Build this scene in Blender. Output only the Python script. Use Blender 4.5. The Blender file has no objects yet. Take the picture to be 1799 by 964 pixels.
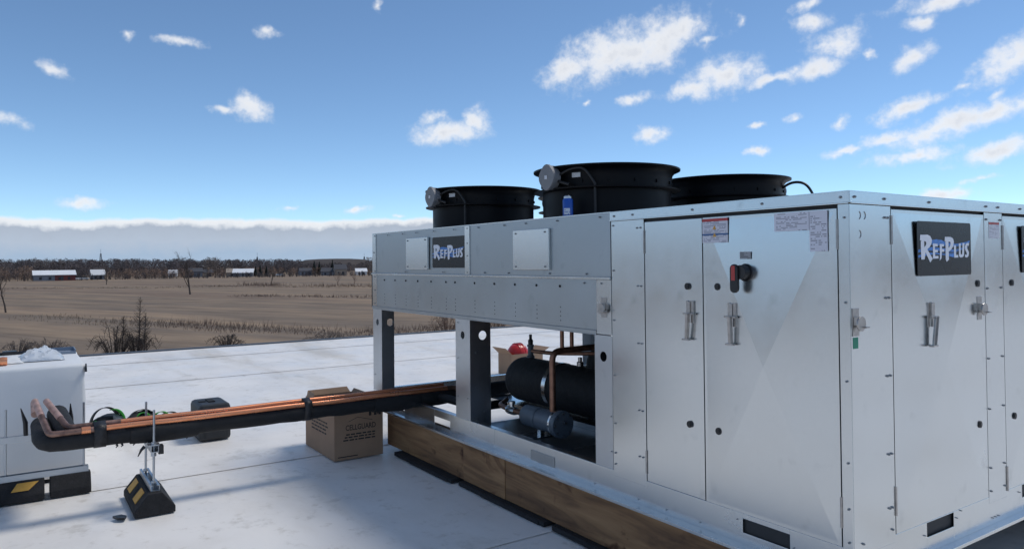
import bpy, bmesh, math, random
from mathutils import Vector, Matrix
from mathutils.geometry import tessellate_polygon
random.seed(7)
PI = math.pi
S = bpy.context.scene
COL = S.collection
# ------------------------------------------------------------------ camera
CAM = Vector((1.654, -2.718, 1.6))
FPX, CX, CY = 1293.54, 899.5, 440.0           # focal length and principal point in photo pixels
RX = Vector((0.5600, 0.8284, -0.0090)); RF = Vector((-0.8283, 0.5600, 0.0160))
RF.normalize(); RX = (RX - RF * RX.dot(RF)).normalized(); RU = RX.cross(RF).normalized()
cd = bpy.data.cameras.new('camera'); cam = bpy.data.objects.new('camera', cd); COL.objects.link(cam)
cam.matrix_world = Matrix(((RX.x, RU.x, -RF.x, CAM.x), (RX.y, RU.y, -RF.y, CAM.y), (RX.z, RU.z, -RF.z, CAM.z), (0, 0, 0, 1)))
cd.sensor_width = 36; cd.sensor_fit = 'HORIZONTAL'; cd.lens = FPX / 1799 * 36
cd.shift_y = -(482 - CY) / 1799; cd.clip_start = .05; cd.clip_end = 9000
S.camera = cam
def ray(px, py): return RF * FPX + RX * (px - CX) - RU * (py - CY)
def gp(px, py, z=0.0):
    d = ray(px, py); t = (z - CAM.z) / d.z; return CAM + d * t
def at(px, dist, z):                            # point of the plain at a horizontal distance along a bearing
    d = ray(px, 466); d.z = 0; d.normalize(); return Vector((CAM.x + d.x * dist, CAM.y + d.y * dist, z))
# ------------------------------------------------------------------ light and sky
SUN_EL, SUN_AZ = math.radians(59), math.atan2(.08, 0.997)
SKY_STR, SUN_STR, SUN_ANG, CLOUD_STR = 0.099, 1.25, 15.0, 0.66
S.view_settings.view_transform = 'Standard'; S.view_settings.look = 'None'
S.view_settings.exposure = 0.6; S.view_settings.gamma = 1.0; S.view_settings.use_curve_mapping = False
sd = bpy.data.lights.new('sun', 'SUN'); sd.energy = SUN_STR; sd.angle = math.radians(SUN_ANG); sd.color = (1, .95, .87)
so = bpy.data.objects.new('sun', sd); COL.objects.link(so)
tosun = Vector((math.sin(SUN_AZ) * math.cos(SUN_EL), math.cos(SUN_AZ) * math.cos(SUN_EL), math.sin(SUN_EL)))
so.rotation_euler = tosun.to_track_quat('Z', 'Y').to_euler(); so.location = (0, 20, 30)

W = bpy.data.worlds.new('World'); S.world = W; W.use_nodes = True
def world_sky():
    nt = W.node_tree; N = nt.nodes; L = nt.links; N.clear()
    def math_(op, a=None, b=None, c=None, clamp=False):
        n = N.new('ShaderNodeMath'); n.operation = op; n.use_clamp = clamp
        for i, v in enumerate((a, b, c)):
            if v is None: continue
            if isinstance(v, (int, float)): n.inputs[i].default_value = v
            else: L.new(v, n.inputs[i])
        return n.outputs[0]
    sky = N.new('ShaderNodeTexSky'); sky.sky_type = 'NISHITA'; sky.sun_disc = False
    sky.sun_elevation = SUN_EL; sky.sun_rotation = SUN_AZ; sky.altitude = 2000; sky.air_density = .72; sky.dust_density = .03; sky.ozone_density = .7
    bg = N.new('ShaderNodeBackground'); bg.inputs[1].default_value = SKY_STR; tint = N.new('ShaderNodeMix'); tint.data_type = 'RGBA'; tint.blend_type = 'MULTIPLY'; tint.inputs['Factor'].default_value = 1
    L.new(sky.outputs[0], tint.inputs['A']); tint.inputs['B'].default_value = (.87, 1.01, 1.04, 1); L.new(tint.outputs['Result'], bg.inputs[0])
    tc = N.new('ShaderNodeTexCoord'); sep = N.new('ShaderNodeSeparateXYZ'); L.new(tc.outputs['Generated'], sep.inputs[0])
    az = math_('MULTIPLY', math_('ARCTAN2', math_('MULTIPLY', sep.outputs[0], -1), math_('MULTIPLY', sep.outputs[1], -1)), 57.29578)
    el = math_('MULTIPLY', math_('ARCSINE', sep.outputs[2]), 57.29578)
    uv = N.new('ShaderNodeCombineXYZ'); L.new(az, uv.inputs[0]); L.new(el, uv.inputs[1])
    def noise(scale, detail, rough, vec, col=False):
        n = N.new('ShaderNodeTexNoise'); n.inputs['Scale'].default_value = scale; n.inputs['Detail'].default_value = detail
        n.inputs['Roughness'].default_value = rough; L.new(vec, n.inputs['Vector']); return n.outputs[1 if col else 0]
    w1 = noise(.34, 4, .6, uv.outputs[0], True)
    vm = N.new('ShaderNodeVectorMath'); vm.operation = 'MULTIPLY_ADD'; L.new(w1, vm.inputs[0]); vm.inputs[1].default_value = (2.6, 1.5, 0); 
    vs = N.new('ShaderNodeVectorMath'); vs.operation = 'SUBTRACT'; L.new(uv.outputs[0], vs.inputs[0]); vs.inputs[1].default_value = (1.3, .75, 0)
    L.new(vs.outputs[0], vm.inputs[2])
    P = vm.outputs[0]
    def azel(px, py):
        d = ray(px, py).normalized(); return math.degrees(math.atan2(-d.x, -d.y)), math.degrees(math.asin(d.z))
    # visible clouds: photo position, half sizes in degrees, tilt, fullness
    px = [(1155,72,3.6,1.7,18,1),(1065,98,3.6,1.7,22,1),(998,124,2.2,.9,15,.95),(1195,50,1.6,1.1,20,.95),(1120,88,3.4,1.5,20,1),
      (1270,132,2.5,1.2,10,1),(1222,156,2.2,.8,8,.9),(1352,142,2.0,.45,6,.8),(1425,124,2.0,.8,14,.92),(1472,76,1.9,1.1,10,.85),(1432,38,1.6,.7,-6,.8),(1420,4,1.0,.6,30,.8),
      (790,232,2.7,.85,5,1),(836,214,1.3,.8,10,1),(765,212,1.0,.6,0,.85),(440,187,1.4,.72,-14,1),(398,195,1.6,.3,-4,.7),
      (100,123,1.25,.55,-25,.75),(6,202,1.4,.6,-15,.8),(312,72,1.8,.3,-3,.75),(465,58,.9,.4,0,.7),(660,15,.6,.4,20,.7),(228,66,.5,.4,0,.65),
      (142,357,1.6,.42,0,.8),(630,369,1.2,.33,3,.85),(503,368,.9,.24,0,.75),(700,377,.5,.2,0,.6),
      (1110,177,1.2,.45,8,.8),(1140,236,1.6,.6,8,.85),(1035,179,.5,.25,5,.7),(1326,270,1.2,.4,0,.8),(1396,212,.8,.35,5,.75),(1328,222,.6,.25,0,.7),(1482,214,.8,.5,40,.7),
      (1600,104,1.4,.8,35,.78),(1622,36,1.0,.5,10,.85),(1650,4,3.2,.6,4,.85),(1775,106,2.4,1.1,28,.95),(1590,190,2.3,.6,14,.88),(1660,222,4.0,.8,18,1),(1745,198,2.6,.7,14,1),(1560,245,2.2,.5,14,.9),
      (1490,263,1.5,.35,8,.85),(1615,272,2.8,.5,8,.9),(1755,266,2.4,.7,10,.95),(1720,314,1.5,.25,6,.7),(1655,342,1.7,.5,0,.95),(1530,95,.5,.35,-20,.7),(1697,150,.8,.3,5,.6),(1300,35,.6,.4,30,.55),(1240,68,1.0,.3,10,.6),(1750,165,1.4,.4,25,.65)]
    blobs = []
    for x, y, a, b, t, w in px:
        u, v = azel(x, y); blobs.append((u, v, a * 1.12, b * 1.18, t, w * 1.04))
    f1 = noise(.62, 7, .58, uv.outputs[0]); f2 = noise(2.6, 3, .5, uv.outputs[0])
    turb = math_('ADD', math_('MULTIPLY', math_('SUBTRACT', f1, .5), 1.9), math_('MULTIPLY', math_('SUBTRACT', f2, .5), .45))
    def cloud_shader(acc):
        dens = math_('ADD', acc, turb)
        mr = N.new('ShaderNodeMapRange'); mr.interpolation_type = 'SMOOTHSTEP'; L.new(dens, mr.inputs[0]); mr.inputs[1].default_value = -.25; mr.inputs[2].default_value = 1.0
        ca = math_('MULTIPLY', mr.outputs[0], .96)
        cr = N.new('ShaderNodeValToRGB'); L.new(math_('ADD', math_('MULTIPLY', dens, .6), math_('MULTIPLY', f1, .4)), cr.inputs[0])
        ce = cr.color_ramp.elements; ce[0].position = .1; ce[0].color = (.72, .80, .90, 1); ce[1].position = .55; ce[1].color = (.93, .94, .96, 1)
        q = ce.new(.95); q.color = (.74, .77, .83, 1)
        b2 = N.new('ShaderNodeBackground'); L.new(cr.outputs[0], b2.inputs[0]); b2.inputs[1].default_value = CLOUD_STR
        m = N.new('ShaderNodeMixShader'); L.new(ca, m.inputs[0]); L.new(bg.outputs[0], m.inputs[1]); L.new(b2.outputs[0], m.inputs[2]); return m.outputs[0]
    def blob_field(lst):
        acc = None
        for u, v, a, b, t, w in lst:
            Pk = P
            if acc is not None:                 # a vanishing dependence keeps the blobs evaluated one after another (shader stack size)
                q = N.new('ShaderNodeVectorMath'); q.operation = 'MULTIPLY_ADD'; L.new(acc, q.inputs[0]); q.inputs[1].default_value = (1e-9, 1e-9, 0); L.new(P, q.inputs[2]); Pk = q.outputs[0]
            mp = N.new('ShaderNodeMapping'); mp.vector_type = 'TEXTURE'; L.new(Pk, mp.inputs[0])
            mp.inputs[1].default_value = (u, v, 0); mp.inputs[2].default_value = (0, 0, math.radians(t)); mp.inputs[3].default_value = (a, b, 1)
            ln = N.new('ShaderNodeVectorMath'); ln.operation = 'LENGTH'; L.new(mp.outputs[0], ln.inputs[0])
            k = math_('SUBTRACT', w, ln.outputs['Value'])
            acc = k if acc is None else math_('MAXIMUM', acc, k)
        return acc
    us = sorted(b[0] for b in blobs); um = azel(908, 200)[0]
    left = [b for b in blobs if b[0] < um]; right = [b for b in blobs if b[0] >= um]
    # scattered cloud cells outside the view, made denser to lift and whiten the fill light
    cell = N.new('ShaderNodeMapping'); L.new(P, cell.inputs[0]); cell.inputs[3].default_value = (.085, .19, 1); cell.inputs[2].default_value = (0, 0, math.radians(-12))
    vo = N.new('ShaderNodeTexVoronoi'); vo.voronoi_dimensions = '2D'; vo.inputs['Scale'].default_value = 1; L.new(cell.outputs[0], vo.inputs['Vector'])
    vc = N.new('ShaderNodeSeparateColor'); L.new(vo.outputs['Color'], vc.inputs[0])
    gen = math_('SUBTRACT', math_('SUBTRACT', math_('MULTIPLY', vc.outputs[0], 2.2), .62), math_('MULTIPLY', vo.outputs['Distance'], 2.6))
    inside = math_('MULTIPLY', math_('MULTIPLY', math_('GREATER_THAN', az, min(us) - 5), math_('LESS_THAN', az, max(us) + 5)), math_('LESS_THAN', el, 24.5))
    def mixs(f, a, b):
        m = N.new('ShaderNodeMixShader'); L.new(f, m.inputs[0]); L.new(a, m.inputs[1]); L.new(b, m.inputs[2]); return m.outputs[0]
    halves = mixs(math_('GREATER_THAN', az, um), cloud_shader(blob_field(left)), cloud_shader(blob_field(right)))
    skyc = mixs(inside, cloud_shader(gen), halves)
    # bank of stratocumulus along the horizon
    nb = noise(.55, 5, .6, uv.outputs[0]); nb2 = noise(.07, 2, .5, uv.outputs[0])
    top = math_('ADD', math_('MULTIPLY', math_('SUBTRACT', nb, .5), .62), math_('ADD', math_('MULTIPLY', math_('SUBTRACT', nb2, .5), 1.2), 3.35))
    depth = math_('SUBTRACT', top, el)
    m2 = N.new('ShaderNodeMapRange'); m2.interpolation_type = 'SMOOTHSTEP'; L.new(depth, m2.inputs[0]); m2.inputs[1].default_value = -.12; m2.inputs[2].default_value = .22
    ramp = N.new('ShaderNodeValToRGB'); L.new(math_('DIVIDE', math_('ADD', depth, math_('MULTIPLY', math_('SUBTRACT', nb, .5), .8)), 3.6), ramp.inputs[0])
    e = ramp.color_ramp.elements
    e[0].position = .0; e[0].color = (.88, .90, .93, 1); e[1].position = 1; e[1].color = (.40, .53, .70, 1)
    for p, c in ((.10, (.80, .84, .89, 1)), (.19, (.43, .495, .60, 1)), (.45, (.46, .54, .66, 1)), (.72, (.38, .50, .66, 1))):
        q = e.new(p); q.color = c
    b3 = N.new('ShaderNodeBackground'); L.new(ramp.outputs[0], b3.inputs[0]); b3.inputs[1].default_value = CLOUD_STR
    L.new(mixs(m2.outputs[0], skyc, b3.outputs[0]), N.new('ShaderNodeOutputWorld').inputs[0])
world_sky()
W.cycles.sampling_method = 'MANUAL'; W.cycles.sample_map_resolution = 256

# ------------------------------------------------------------------ materials
def mat(name, col, rough=.5, metal=0, var=0, vscale=8, stretch=(1, 1, 1), col2=None, bump=0, bscale=40, spec=.5, rvar=0, coat=0, detail=5):
    m = bpy.data.materials.new(name); m.use_nodes = True; nt = m.node_tree; N = nt.nodes; L = nt.links
    b = N['Principled BSDF']; b.inputs['Base Color'].default_value = (*col, 1); b.inputs['Roughness'].default_value = rough
    b.inputs['Metallic'].default_value = metal; b.inputs['Specular IOR Level'].default_value = spec; b.inputs['Coat Weight'].default_value = coat
    if var or col2 or bump or rvar:
        tc = N.new('ShaderNodeTexCoord'); mp = N.new('ShaderNodeMapping'); L.new(tc.outputs['Object'], mp.inputs[0]); mp.inputs[3].default_value = stretch
        n = N.new('ShaderNodeTexNoise'); n.inputs['Scale'].default_value = vscale; n.inputs['Detail'].default_value = detail; n.inputs['Roughness'].default_value = .6; L.new(mp.outputs[0], n.inputs['Vector'])
        if var or col2:
            r = N.new('ShaderNodeValToRGB'); L.new(n.outputs[0], r.inputs[0]); e = r.color_ramp.elements
            c2 = col2 or tuple(min(1, c * (1 + var)) for c in col); c1 = col if col2 else tuple(c * (1 - var) for c in col)
            e[0].position = .3; e[1].position = .7; e[0].color = (*c1, 1); e[1].color = (*c2, 1); L.new(r.outputs[0], b.inputs['Base Color'])
        if rvar:
            q = N.new('ShaderNodeMapRange'); L.new(n.outputs[0], q.inputs[0]); q.inputs[1].default_value = .3; q.inputs[2].default_value = .7; q.inputs[3].default_value = rough - rvar; q.inputs[4].default_value = rough + rvar; L.new(q.outputs[0], b.inputs['Roughness'])
        if bump:
            n2 = N.new('ShaderNodeTexNoise'); n2.inputs['Scale'].default_value = bscale; n2.inputs['Detail'].default_value = 4; L.new(mp.outputs[0], n2.inputs['Vector'])
            bp = N.new('ShaderNodeBump'); bp.inputs['Strength'].default_value = bump; bp.inputs['Distance'].default_value = .01; L.new(n2.outputs[0], bp.inputs['Height']); L.new(bp.outputs[0], b.inputs['Normal'])
    return m

def galv(name, col=(.66, .69, .70), rough=.23, spangle=.02):
    m = mat(name, col, rough, 1.0); nt = m.node_tree; N = nt.nodes; L = nt.links; b = N['Principled BSDF']
    tc = N.new('ShaderNodeTexCoord')
    n = N.new('ShaderNodeTexNoise'); n.inputs['Scale'].default_value = 2.2; n.inputs['Detail'].default_value = 3; n.inputs['Roughness'].default_value = .6; L.new(tc.outputs['Object'], n.inputs['Vector'])
    vo = N.new('ShaderNodeTexVoronoi'); vo.inputs['Scale'].default_value = 85; L.new(tc.outputs['Object'], vo.inputs['Vector'])
    hs = N.new('ShaderNodeSeparateColor'); L.new(vo.outputs['Color'], hs.inputs[0])
    def mth(op, a, b_):
        k = N.new('ShaderNodeMath'); k.operation = op
        for i, v in enumerate((a, b_)):
            if isinstance(v, (int, float)): k.inputs[i].default_value = v
            else: L.new(v, k.inputs[i])
        return k.outputs[0]
    val = mth('ADD', mth('MULTIPLY', mth('SUBTRACT', n.outputs[0], .5), .55), mth('MULTIPLY', mth('SUBTRACT', hs.outputs[0], .5), spangle * 2))
    mx = N.new('ShaderNodeMix'); mx.data_type = 'RGBA'; mx.blend_type = 'MIX'
    mx.inputs['A'].default_value = (*[c * .80 for c in col], 1); mx.inputs['B'].default_value = (*[min(1, c * 1.15) for c in col], 1)
    L.new(mth('ADD', val, .5), mx.inputs['Factor']); 
    # handling smudges: small dull finger marks
    sm = N.new('ShaderNodeTexNoise'); sm.inputs['Scale'].default_value = 9; sm.inputs['Detail'].default_value = 3; sm.inputs['Roughness'].default_value = .5; L.new(tc.outputs['Object'], sm.inputs['Vector'])
    sr = N.new('ShaderNodeMapRange'); L.new(sm.outputs[0], sr.inputs[0]); sr.inputs[1].default_value = .62; sr.inputs[2].default_value = .80; sr.inputs[3].default_value = 0; sr.inputs[4].default_value = .4
    m3 = N.new('ShaderNodeMix'); m3.data_type = 'RGBA'; L.new(sr.outputs[0], m3.inputs['Factor']); L.new(mx.outputs['Result'], m3.inputs['A']); m3.inputs['B'].default_value = (*[c * .62 for c in col], 1)
    L.new(m3.outputs['Result'], b.inputs['Base Color'])
    L.new(mth('ADD', mth('ADD', mth('MULTIPLY', mth('SUBTRACT', n.outputs[0], .5), .22), rough), mth('MULTIPLY', mth('SUBTRACT', hs.outputs[1], .5), .02)), b.inputs['Roughness'])
    w = N.new('ShaderNodeTexNoise'); w.inputs['Scale'].default_value = 1.3; w.inputs['Detail'].default_value = 0; L.new(tc.outputs['Object'], w.inputs['Vector'])
    bp = N.new('ShaderNodeBump'); bp.inputs['Strength'].default_value = .3; bp.inputs['Distance'].default_value = .006; L.new(w.outputs[0], bp.inputs['Height']); L.new(bp.outputs[0], b.inputs['Normal'])
    return m

def membrane():
    m = mat('white_membrane', (.74, .74, .73), .55); nt = m.node_tree; N = nt.nodes; L = nt.links; b = N['Principled BSDF']
    g = N.new('ShaderNodeNewGeometry')
    def noise(s, d, st=(1, 1, 1), r=.6):
        mp = N.new('ShaderNodeMapping'); mp.inputs[3].default_value = st; L.new(g.outputs['Position'], mp.inputs[0])
        n = N.new('ShaderNodeTexNoise'); n.inputs['Scale'].default_value = s; n.inputs['Detail'].default_value = d; n.inputs['Roughness'].default_value = r; L.new(mp.outputs[0], n.inputs[0]); return n.outputs[0]
    def rng(v, a, b_, lo=0, hi=1):
        q = N.new('ShaderNodeMapRange'); q.interpolation_type = 'SMOOTHSTEP'; L.new(v, q.inputs[0]); q.inputs[1].default_value = a; q.inputs[2].default_value = b_; q.inputs[3].default_value = lo; q.inputs[4].default_value = hi; return q.outputs[0]
    def mix(f, a, c):
        k = N.new('ShaderNodeMix'); k.data_type = 'RGBA'; L.new(f, k.inputs['Factor']); L.new(a, k.inputs['A']); k.inputs['B'].default_value = (*c, 1); return k.outputs['Result']
    base = N.new('ShaderNodeRGB'); base.outputs[0].default_value = (.86, .83, .79, 1)
    c = mix(rng(noise(.9, 6), .42, .68, 0, .45), base.outputs[0], (.70, .66, .61))
    c = mix(rng(noise(.55, 5, (.35, 1.6, 1)), .50, .70, 0, .8), c, (.60, .545, .47))     # dried puddle rings drawn out along the slope
    c = mix(rng(noise(7, 7, r=.7), .54, .72, 0, .55), c, (.52, .475, .41))               # dirt specks
    c = mix(rng(noise(2.4, 8, r=.72), .55, .68, 0, .55), c, (.52, .485, .43))
    L.new(c, b.inputs['Base Color'])
    L.new(rng(noise(1.3, 5), .3, .7, .38, .68), b.inputs['Roughness'])
    bp = N.new('ShaderNodeBump'); bp.inputs['Strength'].default_value = .35; bp.inputs['Distance'].default_value = .02; L.new(noise(3.2, 4), bp.inputs['Height']); L.new(bp.outputs[0], b.inputs['Normal'])
    return m

def wood():
    m = mat('treated_timber', (.2, .1, .05), .75); nt = m.node_tree; N = nt.nodes; L = nt.links; b = N['Principled BSDF']
    tc = N.new('ShaderNodeTexCoord'); oi = N.new('ShaderNodeObjectInfo')
    ad = N.new('ShaderNodeVectorMath'); ad.operation = 'MULTIPLY_ADD'; L.new(oi.outputs['Random'], ad.inputs[0]); ad.inputs[1].default_value = (9, 5, 3); L.new(tc.outputs['Object'], ad.inputs[2])
    def noise(s, d, st, r=.6):
        mp = N.new('ShaderNodeMapping'); mp.inputs[3].default_value = st; L.new(ad.outputs[0], mp.inputs[0])
        n = N.new('ShaderNodeTexNoise'); n.inputs['Scale'].default_value = s; n.inputs['Detail'].default_value = d; n.inputs['Roughness'].default_value = r; n.inputs['Distortion'].default_value = .6; L.new(mp.outputs[0], n.inputs[0]); return n.outputs[0]
    r = N.new('ShaderNodeValToRGB'); L.new(noise(2.2, 8, (.7, 4, 5.5)), r.inputs[0]); e = r.color_ramp.elements
    e[0].position = .28; e[0].color = (.105, .052, .026, 1); e[1].position = .72; e[1].color = (.40, .23, .11, 1); q = e.new(.5); q.color = (.27, .145, .066, 1)
    r2 = N.new('ShaderNodeValToRGB'); L.new(noise(2.4, 3, (1.6, 3, 2.2)), r2.inputs[0]); e = r2.color_ramp.elements
    e[0].position = .60; e[0].color = (1, 1, 1, 1); e[1].position = .72; e[1].color = (.28, .18, .14, 1)
    mx = N.new('ShaderNodeMix'); mx.data_type = 'RGBA'; mx.blend_type = 'MULTIPLY'; mx.inputs['Factor'].default_value = 1; L.new(r.outputs[0], mx.inputs['A']); L.new(r2.outputs[0], mx.inputs['B'])
    L.new(mx.outputs['Result'], b.inputs['Base Color'])
    bp = N.new('ShaderNodeBump'); bp.inputs['Strength'].default_value = .5; bp.inputs['Distance'].default_value = .006; L.new(noise(4, 6, (.6, 6, 14)), bp.inputs['Height']); L.new(bp.outputs[0], b.inputs['Normal'])
    return m

def field_mat():
    m = mat('stubble_field', (.2, .16, .12), .9, spec=.1); nt = m.node_tree; N = nt.nodes; L = nt.links; b = N['Principled BSDF']
    g = N.new('ShaderNodeNewGeometry')
    def noise(s, d, st, ang=204, r=.6):
        mp = N.new('ShaderNodeMapping'); mp.vector_type = 'POINT'; mp.inputs[2].default_value = (0, 0, math.radians(-ang)); L.new(g.outputs['Position'], mp.inputs[0])
        m2 = N.new('ShaderNodeMapping'); m2.inputs[3].default_value = st; L.new(mp.outputs[0], m2.inputs[0])
        n = N.new('ShaderNodeTexNoise'); n.inputs['Scale'].default_value = s; n.inputs['Detail'].default_value = d; n.inputs['Roughness'].default_value = r; L.new(m2.outputs[0], n.inputs[0]); return n.outputs[0]
    def ramp(v, pts):
        r = N.new('ShaderNodeValToRGB'); L.new(v, r.inputs[0]); e = r.color_ramp.elements
        e[0].position, e[0].color = pts[0][0], (*pts[0][1], 1); e[1].position, e[1].color = pts[-1][0], (*pts[-1][1], 1)
        for p, c in pts[1:-1]: q = e.new(p); q.color = (*c, 1)
        return r.outputs[0]
    def mul(a, c):
        k = N.new('ShaderNodeMix'); k.data_type = 'RGBA'; k.blend_type = 'MULTIPLY'; k.inputs['Factor'].default_value = 1; L.new(a, k.inputs['A']); L.new(c, k.inputs['B']); return k.outputs['Result']
    a = ramp(noise(.040, 3, (.08, 1, 1)), [(.3, (.20, .154, .118)), (.40, (.30, .229, .164)), (.47, (.215, .173, .136)), (.54, (.325, .246, .174)), (.62, (.235, .180, .138)), (.72, (.20, .145, .108))])
    rows = ramp(noise(.42, 3, (.012, 1, 1)), [(.25, (.80, .78, .76)), (.5, (1, 1, 1)), (.75, (1.02, .98, .92))])
    patches = ramp(noise(.22, 6, (.35, 1, 1)), [(.3, (.72, .72, .74)), (.6, (1.06, 1.03, 1)), (.8, (1, .93, .86))])
    furrow = ramp(noise(1.9, 4, (.05, 1, 1), r=.7), [(.3, (.86, .85, .84)), (.55, (1.04, 1.04, 1.04))])
    L.new(mul(mul(mul(a, rows), patches), furrow), b.inputs['Base Color'])
    return m

def print_mat(name, paper, ink, rows=14, cols=30, band=None, cover=.5):
    """a printed label: rows of broken dark print, optional coloured band(s); uses the label's own generated coords (x across, y up)"""
    m = mat(name, paper, .45); nt = m.node_tree; N = nt.nodes; L = nt.links; b = N['Principled BSDF']
    uv = N.new('ShaderNodeUVMap'); sp = N.new('ShaderNodeSeparateXYZ'); L.new(uv.outputs[0], sp.inputs[0])
    def mth(op, a, b_=None):
        k = N.new('ShaderNodeMath'); k.operation = op
        for i, v in enumerate((a, b_)):
            if v is None: continue
            if isinstance(v, (int, float)): k.inputs[i].default_value = v
            else: L.new(v, k.inputs[i])
        return k.outputs[0]
    x, y = sp.outputs[0], sp.outputs[1]
    r = mth('MULTIPLY', y, rows); line = mth('LESS_THAN', mth('FRACT', r), .5)
    cx = N.new('ShaderNodeCombineXYZ'); L.new(mth('FLOOR', mth('MULTIPLY', x, cols)), cx.inputs[0]); L.new(mth('FLOOR', r), cx.inputs[1])
    wn = N.new('ShaderNodeTexWhiteNoise'); wn.noise_dimensions = '2D'; L.new(cx.outputs[0], wn.inputs[0])
    c2 = N.new('ShaderNodeCombineXYZ'); L.new(mth('FLOOR', mth('MULTIPLY', x, 3)), c2.inputs[0]); L.new(mth('FLOOR', r), c2.inputs[1])
    wn2 = N.new('ShaderNodeTexWhiteNoise'); wn2.noise_dimensions = '2D'; L.new(c2.outputs[0], wn2.inputs[0])
    ink_f = mth('MULTIPLY', mth('MULTIPLY', line, mth('LESS_THAN', wn.outputs[0], .75)), mth('LESS_THAN', wn2.outputs[0], cover))
    ink_f = mth('MULTIPLY', ink_f, mth('MULTIPLY', mth('GREATER_THAN', x, .06), mth('LESS_THAN', x, .94)))
    mx = N.new('ShaderNodeMix'); mx.data_type = 'RGBA'; L.new(mth('MULTIPLY', ink_f, .7), mx.inputs['Factor']); mx.inputs['A'].default_value = (*paper, 1); mx.inputs['B'].default_value = (*ink, 1)
    out = mx.outputs['Result']
    for (y0, y1, c) in (band or []):
        f = mth('MULTIPLY', mth('GREATER_THAN', y, y0), mth('LESS_THAN', y, y1))
        k = N.new('ShaderNodeMix'); k.data_type = 'RGBA'; L.new(f, k.inputs['Factor']); L.new(out, k.inputs['A']); k.inputs['B'].default_value = (*c, 1); out = k.outputs['Result']
    L.new(out, b.inputs['Base Color'])
    return m

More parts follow.
